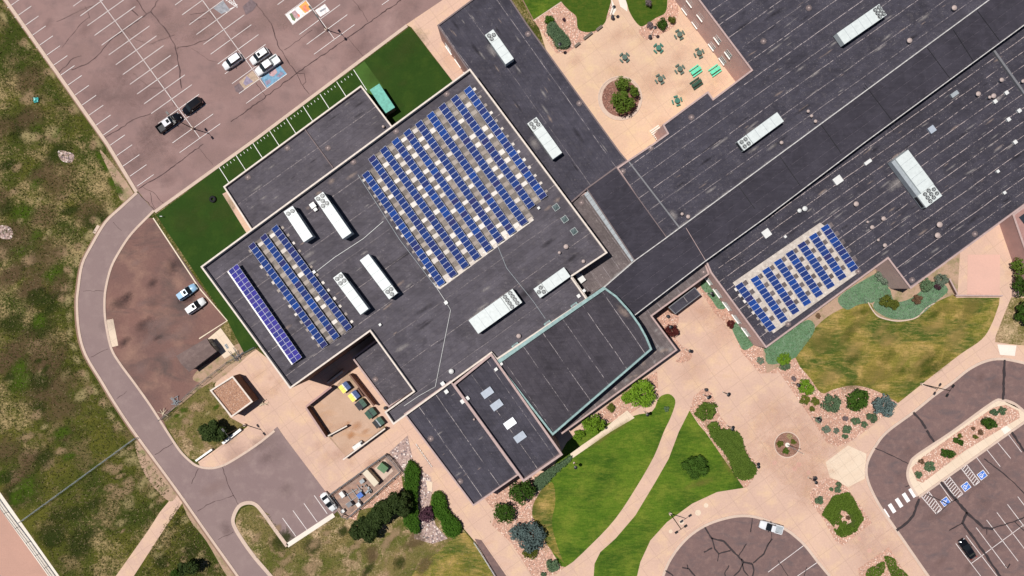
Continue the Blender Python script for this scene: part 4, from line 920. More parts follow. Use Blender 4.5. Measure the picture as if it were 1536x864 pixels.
# ------------------------------------------------------------------ solar rows
def pvmesh(w, l, m):
    mb = MB().box((0,0,0), (w-.03, l-.03, .04), m=0); mb.box((0,0,.021), (w-.09, l-.09, .006), m=1); return mb.mesh('panel', [M['pvframe'], m])
def solar_row(label, a, b, n, W, z, group, cols, tilt=16, hz=.6, ncol=1, rack=True, padside=1, pads=True):
    A, B = P(*a, z+hz), P(*b, z+hz); d = (B-A); L = d.length; pitch = L/n; rz = math.atan2(d.y, d.x)
    c = (A+B)/2; c.z = z
    r = thing('solar_row', label, 'solar array', c, rz, group)
    key = (round(pitch, 2), W, cols is PV)
    if key not in MC: MC[key] = [pvmesh(pitch, W, m) for m in cols]
    ms = MC[key]
    wts = R.choice([[0,0,1,2],[0,1,1,3],[0,0,2,1]])
    t = math.radians(tilt)
    for j in range(ncol):
        off = (j-(ncol-1)/2)*W
        for i in range(n):
            m = ms[(R.choice(wts) if R.random() < .85 else R.choice([3,4])) % len(ms)]
            o = obj('panel', m, r, (-L/2+pitch*(i+.5), off*math.cos(t), hz+off*math.sin(t)))
            o.rotation_euler = (t, 0, 0)
    mb = MB(); hw = ncol*W/2
    for s in (-1, 1): mb.box((0, s*hw*.7*math.cos(t), hz+s*hw*.7*math.sin(t)-.06), (L, .06, .06))
    k = max(3, int(L/3))
    for i in range(k):
        x = -L/2+.3+(L-.6)*i/(k-1)
        for s in (-1, 1):
            hh = hz+s*hw*.7*math.sin(t)-.09; mb.box((x, s*hw*.7*math.cos(t), hh/2), (.05, .05, max(.05, hh)))
    obj('rack', mb.mesh('rack', M['offgrey']), r)
    return r, L, c, rz
rows = [((547.5,259),(663,427),26),((556.5,235),(681,414),28),((574,222),(699,401),28),((591.8,209),(716,388),28),((609.4,196),(734,375.6),28),((627,183),(751,362.5),28),((644.5,170),(769,350),28),((662,157.5),(787,336),28),((680.5,145),(798,311),26),((700,132),(816,297),26)]
ordn = ['first','second','third','fourth','fifth','sixth','seventh','eighth','ninth','tenth']
g_ = g
def roofsheet(parent, name, px, z, m): return obj(name, MB().sheet(PP(px, z), z).mesh(name, M[m]), parent)
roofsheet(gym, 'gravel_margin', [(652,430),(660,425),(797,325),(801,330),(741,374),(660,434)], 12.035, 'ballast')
roofsheet(lr, 'gap_sheet', [(1099,424),(1230,334),(1240,341),(1289,408),(1160,500)], 7.52, 'rowgap2')
def padrow(root, L, W, dy, s, w, n, name='glint_block'):
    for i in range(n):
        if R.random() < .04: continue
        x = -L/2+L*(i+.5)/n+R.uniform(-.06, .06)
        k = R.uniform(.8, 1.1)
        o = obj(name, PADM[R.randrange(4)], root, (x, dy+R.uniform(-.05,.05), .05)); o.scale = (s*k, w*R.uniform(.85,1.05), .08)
PADM = [MB().box((0,0,0), (1,1,1)).mesh('glint_block', plain('glint tint %d' % i, c, .85, .2, var=.12)) for i, c in enumerate(((.56,.51,.46),(.34,.295,.26),(.66,.61,.56),(.30,.255,.225)))]  # pale blocks stand in for sun reflected between the panel rows
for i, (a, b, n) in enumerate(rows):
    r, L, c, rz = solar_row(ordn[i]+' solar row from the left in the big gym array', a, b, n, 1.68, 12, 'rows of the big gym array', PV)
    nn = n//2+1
    if i < 9: obj('gap_sheet', MB().box((0,1.46,.012), (L,1.66,.024)).mesh('gap_sheet', M['rowgap']), r)  # darker strip paints the shaded roof between the bright blocks
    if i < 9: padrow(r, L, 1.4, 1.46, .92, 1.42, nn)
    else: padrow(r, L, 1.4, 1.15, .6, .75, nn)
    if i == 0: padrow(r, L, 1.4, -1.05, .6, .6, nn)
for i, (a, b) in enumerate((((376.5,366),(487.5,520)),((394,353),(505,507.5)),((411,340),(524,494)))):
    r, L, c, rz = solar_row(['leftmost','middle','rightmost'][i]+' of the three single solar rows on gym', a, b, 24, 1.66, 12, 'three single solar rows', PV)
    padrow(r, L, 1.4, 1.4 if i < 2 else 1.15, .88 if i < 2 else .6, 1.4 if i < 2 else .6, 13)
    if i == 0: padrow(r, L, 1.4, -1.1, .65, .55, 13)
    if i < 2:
        mb = MB().box((0, 1.42, .015), (L, 1.55, .03)); obj('gap_sheet', mb.mesh('gap_sheet', M['rowgap']), r)  # same shade-toned strip for the single rows
r, L, c, rz = solar_row('raised double width violet solar row near the gym left edge', (349,401), (446,541), 22, 1.28, 12, None, PV2, tilt=12, hz=1.15, ncol=2)
mb = MB().box((0,-1.42,.35), (L, .3, .7)); obj('wind_skirt', mb.mesh('wind_skirt', M['copingwhite']), r)
for i in range(8):
    x2, y2 = 1282.5-17.6*i, 405.6+12.8*i; x1, y1 = x2-46.5, y2-66.6
    if i == 7: x1, y1 = 1107.5, 426
    r, L, c, rz = solar_row(ordn[7-i]+' solar row from left in the right hand array', (x1, y1), (x2, y2), 11, 1.68, 7.5, 'rows of the right hand array', PV, hz=.5)
    for j in range(5):
        x = -L/2+L*(j+.35)/5.2
        mb_ = obj('roof_pad', (MC.setdefault('gapm', MB().box((0,0,0), (1,1,1)).mesh('roof_pad', M['roofold']))), r, (x, 1.36, .05)); mb_.scale = (.98, 1.15, .03)
    if i == 7: padrow(r, L, 1.4, -1.0, .7, .5, 8)
# ------------------------------------------------------------------ vehicles (x forward)
wheel_t = {}
def wheels(r, wb, tr, rad=.34):
    if rad not in wheel_t:
        wheel_t[rad] = (MB().wheel((0,0,0), rad, .24, 18).mesh('wheel', M['rubber']), MB().wheel((0,0,0), rad*.6, .26, 12).mesh('rim', M['rim']))
    for sx in (-1, 1):
        for sy in (-1, 1):
            w = obj('wheel', wheel_t[rad][0], r, (wb*sx/2, tr*sy/2, rad)); obj('rim', wheel_t[rad][1], w, (0,0,0))
def ring(x, w, z0, z1, r=.12):
    return [(x,-w*.96,z0),(x,-w,z0+(z1-z0)*.45),(x,-w*.97,z1-r),(x,-w*.86,z1-.02),(x,0,z1+.02),(x,w*.86,z1-.02),(x,w*.97,z1-r),(x,w,z0+(z1-z0)*.45),(x,w*.96,z0)]
CARP = {}
def paint(name, c, sp=.5): 
    if name not in CARP: CARP[name] = plain('car paint '+name, c, .28 if max(c) > .1 else .07, sp*.7, var=.02)
    return CARP[name]
def car(name, label, cat, c, d, kind, pt, L=4.8, W=1.9, roofpt=None, sunroof=False, hood=None):
    r = thing(name, label, cat, P(*c, .9), ang(*d), 'parked vehicles'); r.location.z = 0
    w = W/2; h = L/2
    if kind == 'sedan':
        st = [(-h,.72*w,.78),(-h+.12,.88*w,.92),(-h+.7,w,.98),(-h+1.3,w,1.0),(0,w,.98),(h-1.5,w,.95),(h-.8,.98*w,.88),(h-.25,.86*w,.76),(h,.66*w,.62)]
        gl = [(-h+.75,.74*w,1.0),(-h+1.45,.72*w,1.36),(.1,.74*w,1.42),(h-2.05,.74*w,1.36),(h-1.25,.84*w,.98)]; rf = (-h+1.4, h-2.15, 1.45, .68*w)
    elif kind == 'suv':
        st = [(-h,.82*w,.95),(-h+.1,.92*w,1.08),(-h+.7,w,1.12),(0,w,1.1),(h-1.5,w,1.08),(h-.7,.97*w,1.0),(h-.2,.86*w,.86),(h,.70*w,.7)]
        gl = [(-h+.12,.78*w,1.1),(-h+.4,.76*w,1.62),(0,.78*w,1.68),(h-2.0,.77*w,1.62),(h-1.25,.86*w,1.09)]; rf = (-h+.35, h-2.05, 1.72, .74*w)
    else:
        st = [(-h+1.75,w*.98,1.12),(-h+2.3,w,1.14),(0,w,1.14),(h-1.6,w,1.12),(h-.8,.97*w,1.06),(h-.2,.88*w,.94),(h,.74*w,.8)]
        gl = [(-h+1.8,.80*w,1.12),(-h+2.0,.78*w,1.72),(.3,.80*w,1.78),(h-2.2,.78*w,1.72),(h-1.45,.86*w,1.12)]; rf = (-h+1.95, h-2.3, 1.82, .75*w)
    z0 = .32
    mb = MB().loft([ring(x, ww, z0, z) for x, ww, z in st]); body = obj('body', mb.mesh('body', pt, True), r)
    mb = MB().loft([[(x,-ww*1.08,st[3][2]-.12),(x,-ww,z),(x,ww,z),(x,ww*1.08,st[3][2]-.12)] for x, ww, z in gl]); obj('windows', mb.mesh('windows', M['carglass']), r)
    x0, x1, zr, wr = rf
    mb = MB().loft([[(x0,-wr*.95,zr-.10),(x0,-wr*.95,zr-.05),(x0,wr*.95,zr-.05),(x0,wr*.95,zr-.10)],[((x0+x1)/2,-wr,zr-.06),((x0+x1)/2,-wr*.98,zr),((x0+x1)/2,wr*.98,zr),((x0+x1)/2,wr,zr-.06)],[(x1,-wr*.95,zr-.10),(x1,-wr*.95,zr-.05),(x1,wr*.95,zr-.05),(x1,wr*.95,zr-.10)]])
    ro = obj('roof', mb.mesh('roof', roofpt or pt), r)
    if sunroof: obj('sunroof', MB().box((x1-.45,0,zr-.02), (.6,.8,.05)).mesh('sunroof', M['carglass']), ro)
    # pillars, mirrors, lights
    mb = MB()
    for s in (-1, 1): mb.box((gl[3][0]+.05, s*(w+.08), gl[4][2]+.02), (.2,.2,.14))
    obj('mirror', mb.mesh('mirror', M['black']), r)
    for s in (-1, 1):
        obj('headlight', MB().box((h-.16, s*w*.6, st[-1][2]), (.22,.32,.12)).mesh('headlight', M['lamp']), r)
        obj('taillight', MB().box((-h+.04, s*w*.72, .85), (.1,.25,.2)).mesh('taillight', M['red']), r)
    mb = MB().box((h-1.42,0,st[-3][2]+.05+.0), (.1, W*.7,.05)); obj('wiper_cowl', mb.mesh('wiper_cowl', M['black']), r)
    if kind == 'pickup':
        bz = 1.14; mb = MB()
        mb.box((-h+.95, w-.09, .8), (1.8,.16,.68)); mb.box((-h+.95, -w+.09, .8), (1.8,.16,.68)); mb.box((-h+.07,0,.8), (.12,W-.1,.68)); mb.box((-h+.9,0,.5), (1.75,W-.3,.2))
        obj('bed', mb.mesh('bed', pt), r); obj('bed_liner', MB().box((-h+.93,0,.62), (1.6,W-.4,.03)).mesh('bed_liner', hood or M['dark']), r)
    wheels(r, L*.6, W-.2, .36 if kind != 'sedan' else .32); return r
wht, blk, slv, lbl = paint('white', (.66,.67,.67)), paint('black', (.006,.006,.008), .6), paint('silver', (.42,.43,.45)), paint('light blue', (.25,.42,.58))
car('parked_suv', 'black sports utility vehicle parked beside black pickup truck', 'car', (288,159), (-.8,.6), 'suv', blk, 4.9, 1.95)
car('parked_pickup', 'black pickup truck with pale roof beside painted centre line', 'pickup truck', (253,184), (.82,-.58), 'pickup', blk, 5.9, 2.0, paint('pale cab roof', (.5,.5,.53)), True, M['dark'])
car('parked_suv', 'white sports utility vehicle parked alone left of painted spine', 'car', (348,92), (-.82,.57), 'suv', wht, 4.7, 1.9, paint('pearl roof', (.66,.66,.72)))
car('parked_suv', 'white sports utility vehicle with sunroof next to white pickup', 'car', (389,84), (-.82,.57), 'suv', wht, 4.7, 1.9, None, True)
car('parked_pickup', 'white pickup truck parked beside the blue chalked stall', 'pickup truck', (401,98), (-.82,.57), 'pickup', wht, 6.0, 2.0, None, False, M['white'])
car('parked_suv', 'light blue hatchback on the brown milled lot', 'car', (280,438), (.82,-.57), 'suv', lbl, 4.7, 1.85, None, True)
car('parked_suv', 'white hatchback parked below the light blue one', 'car', (293,459), (.82,-.57), 'suv', wht, 4.7, 1.85, None, True)
car('parked_sedan', 'white sedan parked at the end of mechanical yard', 'car', (492.5,753), (.60,.80), 'sedan', wht, 4.6, 1.85)
car('parked_pickup', 'silver pickup truck stopped along the round turnaround kerb', 'pickup truck', (1157,791), (-.96,-.27), 'pickup', paint('pale silver', (.62,.63,.65)), 5.2, 1.9, None, False, M['offgrey'])
car('parked_sedan', 'black sedan parked in lower right lot', 'car', (1452,824), (-.55,-.83), 'sedan', blk, 4.7, 1.85)
ct = thing('utility_cart', 'small white utility cart under the dock screen wall', 'utility cart', P(537,669,1), ang(.82,-.57)); ct.location.z = 0
obj('roof', MB().box((.55,0,1.85), (1.0,1.15,.06)).mesh('roof', M['white2']), ct)
obj('body', MB().box((-.05,0,.55), (2.5,1.1,.35)).mesh('body', M['white2']), ct)
obj('bed', MB().box((-.75,0,.85), (1.0,1.1,.25)).mesh('bed', M['white2']), ct)
obj('seat', MB().box((.3,0,.85), (.5,1.0,.25)).mesh('seat', M['black']), ct)
mb = MB(); [mb.tube([(a, b, .7), (a, b, 1.84)], .025) for a in (.1, 1.0) for b in (-.5, .5)]; obj('post', mb.mesh('post', M['black']), ct)
wheels(ct, 1.7, 1.0, .25)
# ------------------------------------------------------------------ dumpsters
def dumpster(label, c, body, lidA, lidB, mid, open_=False):
    r = thing('dumpster', label, 'dumpster', P(*c, 1.3), ang(.78,-.62), 'dumpsters in the dock yard'); r.location.z = 0
    mb = MB(); L, W = 2.15, 1.75
    mb.loft([[(-L/2*.85,-W/2*.9,.15),(L/2,-W/2*.9,.15),(L/2,W/2*.9,.15),(-L/2*.85,W/2*.9,.15)],[(-L/2,-W/2,1.1),(L/2,-W/2,1.35),(L/2,W/2,1.35),(-L/2,W/2,1.1)]])
    obj('body', mb.mesh('body', body), r)
    for x0, x1, m, z0_, z1_ in ((-L/2-.05,-.15,lidA,1.14,1.27),(-.15,.12,mid,1.27,1.33),(.12,L/2+.04,lidB,1.33,1.40)):
        for s in (-1, 1):
            y0, y1 = (0.02*s, s*(W/2+.04)); a, b = min(y0, y1), max(y0, y1)
            mb = MB().loft([[(x0,a,z0_),(x0,a,z0_+.05),(x0,b,z0_+.05),(x0,b,z0_)],[(x1,a,z1_),(x1,a,z1_+.05),(x1,b,z1_+.05),(x1,b,z1_)]])
            obj('lid', mb.mesh('lid', m), r)
    mb = MB()
    for s in (-1, 1): mb.box((0, s*(W/2+.06), .75), (1.2,.12,.18))
    obj('fork_pocket', mb.mesh('fork_pocket', body), r)
    obj('castor', MB().box((.6,.6,.09), (.15,.1,.16)).box((.6,-.6,.09), (.15,.1,.16)).box((-.6,.6,.09), (.15,.1,.16)).box((-.6,-.6,.09), (.15,.1,.16)).mesh('castor', M['black']), r)
dumpster('yellow and navy recycling dumpster nearest the dark overhang', (517,581), M['blue'], M['yellow'], M['blue'], M['white2'])
dumpster('yellow and navy recycling dumpster next to green dumpster', (531,594), M['blue'], M['yellow'], M['blue'], M['white2'])
dumpster('dark green dumpster just below the yellow lidded ones', (541,607), M['dgreen'], M['dark'], M['dgreen'], M['dark'])
dumpster('dark green dumpster in the middle of the green three', (556,620), M['dgreen'], M['dgreen'], M['dgreen'], M['dark'])
dumpster('dark green dumpster with rubbish showing, nearest music wing', (567.5,634), M['dgreen'], M['black'], M['dgreen'], M['offgrey'])
# ------------------------------------------------------------------ walls and fences
def wall(name, label, cat, px, w, h, mat, cap=None, z=0):
    pts = PP(px, 0); c = (pts[0]+pts[-1])/2
    r = thing(name, label, cat, (0,0,0))
    mb = MB(); mc = MB()
    for i, (a, b) in enumerate(zip(pts, pts[1:])):
        d = b-a; m_ = (a+b)/2; e = w if i < len(pts)-2 else 0
        rz = math.atan2(d.y, d.x); q = d.normalized()
        # butt joints: each leg stops at the next one's face
        L = d.length-(w if i < len(pts)-2 else 0)*.5; L0 = w*.5 if i > 0 else 0
        cc = a+q*(L0+(L-L0)/2)
        mb.box((cc.x, cc.y, h/2), (L-L0, w-.003*i, h), rz); mc.box((cc.x, cc.y, h+.05+.003*i), (L-L0+.04, w+.06, .1), rz)
    obj('wall', mb.mesh('wall', mat), r); obj('coping', mc.mesh('coping', cap or M['copingpink']), r); return r
wall('screen_wall', 'L shaped brown brick screen wall around dumpster yard', 'wall', [(501,578),(463,608),(493,653)], .35, 2.3, M['brickd'], M['brick'])
wall('screen_wall', 'short brick wall closing the yard at the lower corner', 'wall', [(494,652),(523,636.5)], .22, 1.6, M['brickd'], M['coping'])
wall('screen_wall', 'brick wall below the utility cart and last dumpster', 'wall', [(518,686),(580,640)], .25, 2.0, M['brickd'], M['coping'])
wall('screen_wall', 'long brown wall between dumpsters and dock building', 'wall', [(528,560),(564,606)], .3, 2.2, M['brickd'], M['brickd'])
wall('screen_wall', 'short dark bumper wall beside the dumpsters', 'wall', [(538,581),(547,594)], .25, 1.2, M['brickd'], M['brickd'])
wall('retaining_wall', 'pale low wall with railing under gym overhang', 'wall', [(493,574),(516,556)], .3, 1.0, M['kerb'], M['coping'])
wall('garden_wall', 'white low wall beside the dark tree on kerb', 'wall', [(336,664),(363,643)], .5, .7, M['white2'], M['copingwhite'])
wall('garden_wall', 'short white wall at the rounded road corner', 'wall', [(296,690),(320,673)], .35, .7, M['white2'], M['copingwhite'])
wall('garden_wall', 'low brick planter wall beside the tan patio gate', 'wall', [(1430,443),(1500,443.5)], .25, .8, M['brickd'], M['copingpink'])
wall('garden_wall', 'short dark wall beside shrubs and the patio', 'wall', [(1420,418),(1432,441)], .25, .9, M['brickd'], M['copingpink'])
def fence(label, px, h, mat, step=2.5, name='chain_link_fence', rails=(0.05, 1.0), r_=.03):
    r = thing(name, label, 'fence', (0,0,0)); pts = PP(px); posts = []
    for a, b in zip(pts, pts[1:]):
        n = max(1, int((b-a).length/step))
        posts += [a+(b-a)*i/n for i in range(n)]
    posts.append(pts[-1])
    mb = MB()
    for z in rails: mb.tube([p+Vector((0,0,h*z)) for p in pts], r_, 5)
    obj('rail', mb.mesh('rail', mat), r)
    pm = MB().cyl((0,0,0), .05, h+.05, 6).mesh('post', mat)
    for p in posts[:100]: obj('post', pm, r, p)
    mb = MB()
    for a, b in zip(pts, pts[1:]):
        n = int((b-a).length/.35)
        for i in range(n):
            p = a+(b-a)*i/n; q = a+(b-a)*min(1, (i+3)/n); 
            mb.tube([p+Vector((0,0,.05)), q+Vector((0,0,h))], .012, 3); mb.tube([q+Vector((0,0,.05)), p+Vector((0,0,h))], .012, 3)
    o = obj('mesh', mb.mesh('mesh', mat), r); return r
fence('thin grey fence crossing wild grass to the curved road', [(33,782),(206,656)], 1.5, M['offgrey'])
fence('dark chain link fence between milled lot and brick shed', [(243,629),(300,577),(343,543),(385,520)], 1.9, M['midgrey'])
fence('black railing along the running track at the lower left', [(-20,722),(12,768),(45,812),(85,868)], 1.2, M['black'], 3.2, 'track_railing', (.5, 1.0), .05)
fence('tall brown fence between tan patio and brick corner building', [(1519.5,318),(1519,388),(1517.5,444)], 2.0, M['copingdark'], 2.0, 'patio_fence', (.1,.5,1.0), .05)
fence('curved handrail over dark strip beside the wide walk', [(711,812),(724,832),(745,866)], 1.0, M['white2'], 2.6, 'handrail', (.6, 1.0), .04)
fence('low pipe rail on the retaining wall by overhang', [(515,553),(493,571)], 1.4, M['black'], 1.2, 'handrail', (.7, 1.0), .03)
# mechanical yard
fence_px = [(495,741),(580,680),(589,688),(602,706),(524,774),(516,771),(495,741)]
yard = thing('yard_enclosure', 'dark metal screen fence around the mechanical yard', 'fence', (0,0,0))
pts = PP(fence_px); mb = MB(); mb2 = MB(); mb3 = MB()
for a, b in zip(pts, pts[1:]):
    d = b-a; c = (a+b)/2; n = int(d.length/.3)
    for z in (.25, 1.1, 2.0): mb.box((c.x, c.y, z), (d.length, .09, .09), math.atan2(d.y, d.x))
    for i in range(n): p = a+d*i/n; mb2.box((p.x, p.y, 1.05), (.05,.05,2.1), math.atan2(d.y, d.x))
    for i in range(max(1, int(d.length/2.4))): p = a+d*i/max(1, int(d.length/2.4)); mb3.box((p.x, p.y, 1.1), (.14,.14,2.2))
obj('rail', mb.mesh('rail', M['midgrey']), yard); obj('picket', mb2.mesh('picket', M['dark']), yard); obj('post', mb3.mesh('post', M['midgrey']), yard)
g('yard_floor', [(497,741),(580,681),(588,689),(600,706),(524,772),(517,770)], 4, ground_mat('yard brick floor', (.30,.20,.16), (.22,.155,.13), (.38,.26,.2), .5, 1.2, 4, .2, stain=((.42,.2,.13), .55, .8, .5)))
g('concrete_pad', T(480,660,8,[(650,340),(780,230),(880,370),(760,480)]), 5, M['kerb'])
boxunit('generator', 'cream generator box, longest unit in mechanical yard', 'generator', (556,717), (.66,.75), 3.8, 1.25, 2.1, 0, M['tan'], paint('cream lid', (.60,.52,.40)))
boxunit('transformer', 'square grey green transformer at the yard far end', 'transformer', (574,702), (.78,.6), 1.9, 1.5, 1.6, 0, M['sagecover'], M['sagecover'])
boxunit('electrical_cabinet', 'small white cabinet near yard gate by sedan', 'cabinet', (513,742), (.6,.8), 1.2, .75, 1.2, 0, M['white2'])
boxunit('electrical_cabinet', 'blue cabinet in the mechanical yard by dark trees', 'cabinet', (540,743), (.8,-.6), 1.1, .95, 1.0, 0, M['bluebox'], M['bluebox'])
boxunit('electrical_cabinet', 'white cabinet half hidden by the dark tree', 'cabinet', (537.5,757), (.8,-.6), .8, .8, 1.2, 0, M['white2'])
boxunit('electrical_cabinet', 'dark grey cabinet at the lower yard corner', 'cabinet', (524,757), (.8,-.6), 1.1, .8, 1.3, 0, M['midgrey'])
boxunit('electrical_cabinet', 'small white box outside lower corner of yard', 'cabinet', (514,767), (.8,-.6), .7, .6, .9, 0, M['white2'])
boxunit('electrical_cabinet', 'grey box beside the yard upper fence', 'cabinet', (543,722), (.8,-.6), .9, .7, .9, 0, M['offgrey'])
pr = MB()
for a, b in (((520,739),(532,757)),((528,733),(541,751)),((536,727),(548,744)),((512,747),(536,733)),((519,756),(545,738)),((500,745),(515,765))):
    pr.tube([P(*a)+Vector((0,0,.35)), P(*b)+Vector((0,0,.35))], .07, 5)
for _ in range(16):
    x, y = R.uniform(0, 1), R.uniform(0, 1); p = P(528+x*22-y*0+y*10, 738-x*14+y*12); pr.box((p.x, p.y, .35), (R.uniform(.2,.6), R.uniform(.2,.5), .7), UA)
tag(obj('pipework', pr.mesh('pipework', M['offgrey'])), 'tangle of pipes and valves in the mechanical yard', 'pipework')
# small dark steps, grate, stairs
st = thing('outdoor_steps', 'pale steps with dark gaps at courtyard lower corner', 'steps', P(986,200,0), ang(.57,.82))
for i in range(6): obj('tread', MB().box((-1.2+.45*i-.05, 0, .1+.05*i), (.3, 2.4, .2+.1*i)).mesh('tread', M['walkwhite']), st)
gr = thing('floor_grate', 'small dark metal grate on pad beside storage hut', 'grate', P(340,519.5,.06), ang(.5,.85))
obj('frame', MB().box((0,0,.06), (1.1,.55,.06)).mesh('frame', M['offgrey']), gr)
for i in range(3): obj('bar', MB().box((-.33+.33*i,0,.11), (.16,.4,.05)).mesh('bar', M['black']), gr)
ty = thing('tractor_tyre', 'big black tractor tyre lying on the green turf', 'tyre', P(320,299,0))
mb = MB(); n = 20
vs, fs = [], []
for i in range(n):
    a = i*2*math.pi/n
    for j in range(8):
        b = j*2*math.pi/8; rr = .50+.24*math.cos(b); vs.append((rr*math.cos(a), rr*math.sin(a), .28+.26*math.sin(b)))
for i in range(n):
    for j in range(8): fs.append((i*8+j, ((i+1) % n)*8+j, ((i+1) % n)*8+(j+1) % 8, i*8+(j+1) % 8))
mb.add(vs, fs); obj('tread', mb.mesh('tread', M['rubber'], True), ty)
mb = MB()
for i in range(24): a = i*2*math.pi/24; mb.box((.74*math.cos(a), .74*math.sin(a), .28), (.06,.07,.4), a)
obj('lug', mb.mesh('lug', M['rubber']), ty)
sg = thing('turf_marker', 'small white marker standing near turf corner', 'marker', P(244.5,325,0)); obj('post', MB().cyl((0,0,0), .06, .7, 8).mesh('post', M['white2']), sg); obj('board', MB().box((0,0,.75), (.5,.12,.35)).mesh('board', M['white2']), sg)
def bits(name, label, cat, x, y, n, spread, mat, sz):
    r = thing(name, label, cat, P(x, y, 0)); mb = MB()
    for _ in range(n):
        a = R.uniform(0, 3.1); L = R.uniform(.5, 1)*sz
        mb.tube([(R.uniform(-spread,spread), R.uniform(-spread,spread), .1), (R.uniform(-spread,spread)+L*math.cos(a), R.uniform(-spread,spread)+L*math.sin(a), R.uniform(.1,.7))], .06, 5)
    obj('bar', mb.mesh('bar', mat), r); return r
bits('scrap_heap', 'tangle of dark pipes at the fence bend by turf', 'scrap', 357, 536, 14, .9, M['midgrey'], 1.6)
bits('scrap_heap', 'grey folded equipment beside the milled lot fence', 'scrap', 264, 604, 12, .9, M['offgrey'], 1.2)
bits('scrap_heap', 'few pale sticks lying by the fence start', 'scrap', 246, 621, 5, .5, M['tan'], 1.2)
bits('scrap_heap', 'poles leaning at the corner of the gravel roofed shed', 'scrap', 392, 607, 7, .6, M['tan'], 2.0)
tp = thing('plastic_sheet', 'crumpled teal plastic sheet lying in wild grass', 'plastic sheet', P(55,150,0)); mb = MB()
gv = [(R.uniform(-.1,.1)+i*.22-.6, R.uniform(-.1,.1)+j*.22-.6, R.uniform(.05,.4)) for i in range(6) for j in range(6)]
mb.add(gv, [(i*6+j, i*6+j+6, i*6+j+7, i*6+j+1) for i in range(5) for j in range(5)]); obj('sheet', mb.mesh('sheet', paint('teal plastic', (.06,.35,.33))), tp)

# ------------------------------------------------------------------ lamps
def tall_lamp(label, x, y, a, h=10.0):
    r = thing('parking_lamp', label, 'street lamp', P(x, y, 0), 0, 'tall parking lot lamps')
    obj('base', MB().cyl((0,0,0), .32, .7, 14).mesh('base', M['kerb']), r)
    obj('pole', MB().tube([(0,0,.7), (0,0,h)], [.11,.08], 8).mesh('pole', M['black']), r)
    c, s = math.cos(a), math.sin(a)
    obj('arm', MB().tube([(-.9*c,-.9*s,h-.12), (.9*c,.9*s,h-.12)], .05, 6).mesh('arm', M['black']), r)
    for k in (-1, 1): obj('lamp_head', MB().box((k*1.15*c, k*1.15*s, h-.08), (.75,.42,.18), a).mesh('lamp_head', M['black']), r)
    return r
for lab, x, y, a in (('tall twin headed lamp nearest the white chalked mural', 490,45,-.9),('tall twin headed lamp beside the black pickup truck', 290,193,-.9),('tall twin headed lamp between big lawn and right lot', 1382,576,1.0),
 ('tall twin headed lamp on curved walk above the turnaround', 1005,770,.6),('tall twin headed lamp at the corner of shed garden', 368,637,-.9)): tall_lamp(lab, x, y, a)
def post_lamp(label, x, y, h=4.2):
    r = thing('post_lamp', label, 'path lamp', P(x, y, 0), 0, 'round headed path lamps')
    obj('base', MB().cyl((0,0,0), .22, .25, 10).mesh('base', M['kerb']), r)
    obj('pole', MB().tube([(0,0,.25), (0,0,h-.3)], .06, 7).mesh('pole', M['black']), r)
    obj('lamp_head', MB().cyl((0,0,h-.3), .22, .22, 12, r2=.40, dome=.12).mesh('lamp_head', M['black']), r)
for lab, x, y in (('beside the sage shrubs in courtyard',838,76),('below the first courtyard gravel strip',917,22),('beside the two olive courtyard bushes',977,52),
 ('in the sage strip by the entrance canopy',1060,440),('by wine red tree and gravel disc',1028,524),('in shade under the bright tree',966,617),('above the round bright shrub',1055,592),
 ('at the hedge end near plaza middle',1090,638),('standing alone on the open plaza',1084,588),('at corner of lawn under art wing',861,694),('at lower end of long hedge',1128,693),
 ('beside the upper bright shrub in gravel bed',1187,574),('beside pale sage tuft in gravel bed',1218,625),('in the gap by wine tree top',1000,489),('at lower patio gravel corner',1212,716)):
    post_lamp('round headed path lamp '+lab, x, y)
fp = thing('flagpole', 'flagpole standing in the round plaza planting bed', 'flagpole', P(1180.5,667,0))
obj('base', MB().cyl((0,0,0), .5, .25, 16).mesh('base', M['walkwhite']), fp); obj('pole', MB().tube([(0,0,.2), (0,0,8.5)], [.09,.05], 8).mesh('pole', M['offgrey']), fp); obj('finial', MB().cyl((0,0,8.5), .12, .1, 10, dome=.1).mesh('finial', M['tan']), fp)
# ------------------------------------------------------------------ courtyard furniture
def table_round(label, x, y, m):
    r = thing('picnic_table', label, 'picnic table', P(x, y, .75), R.uniform(-.3,.3), 'octagonal courtyard tables'); r.location.z = .03
    mb = MB().cyl((0,0,.72), .62, .05, 8); obj('tabletop', mb.mesh('tabletop', m), r)
    obj('leg', MB().cyl((0,0,0), .09, .72, 8).cyl((0,0,0), .3, .03, 10).mesh('leg', M['black']), r)
    for k in range(4):
        a = k*math.pi/2+.6; mb = MB().box((1.0*math.cos(a), 1.0*math.sin(a), .44), (.34, .95, .05), a); mb.tube([(.1*math.cos(a), .1*math.sin(a), .15), (1.0*math.cos(a), 1.0*math.sin(a), .42)], .03, 5)
        obj('seat', mb.mesh('seat', m), r)
for lab, x, y, m in (('faded green table nearest the olive bushes', 1019.5,51,'greyg'),('faded green table left of all others, above tree', 937,85.5,'greyg'),('teal table below the middle path lamp', 988,71.5,'tealm'),
 ('faded green table closest to louvred brick wall', 1049,79,'greyg'),('faded green table left of the mint benches', 1020,103,'greyg'),('faded green table between big tree and mint tables', 990.5,118,'greyg'),('teal table by the lower courtyard edge', 1016,150.5,'tealm')):
    table_round(lab, x, y, M[m])
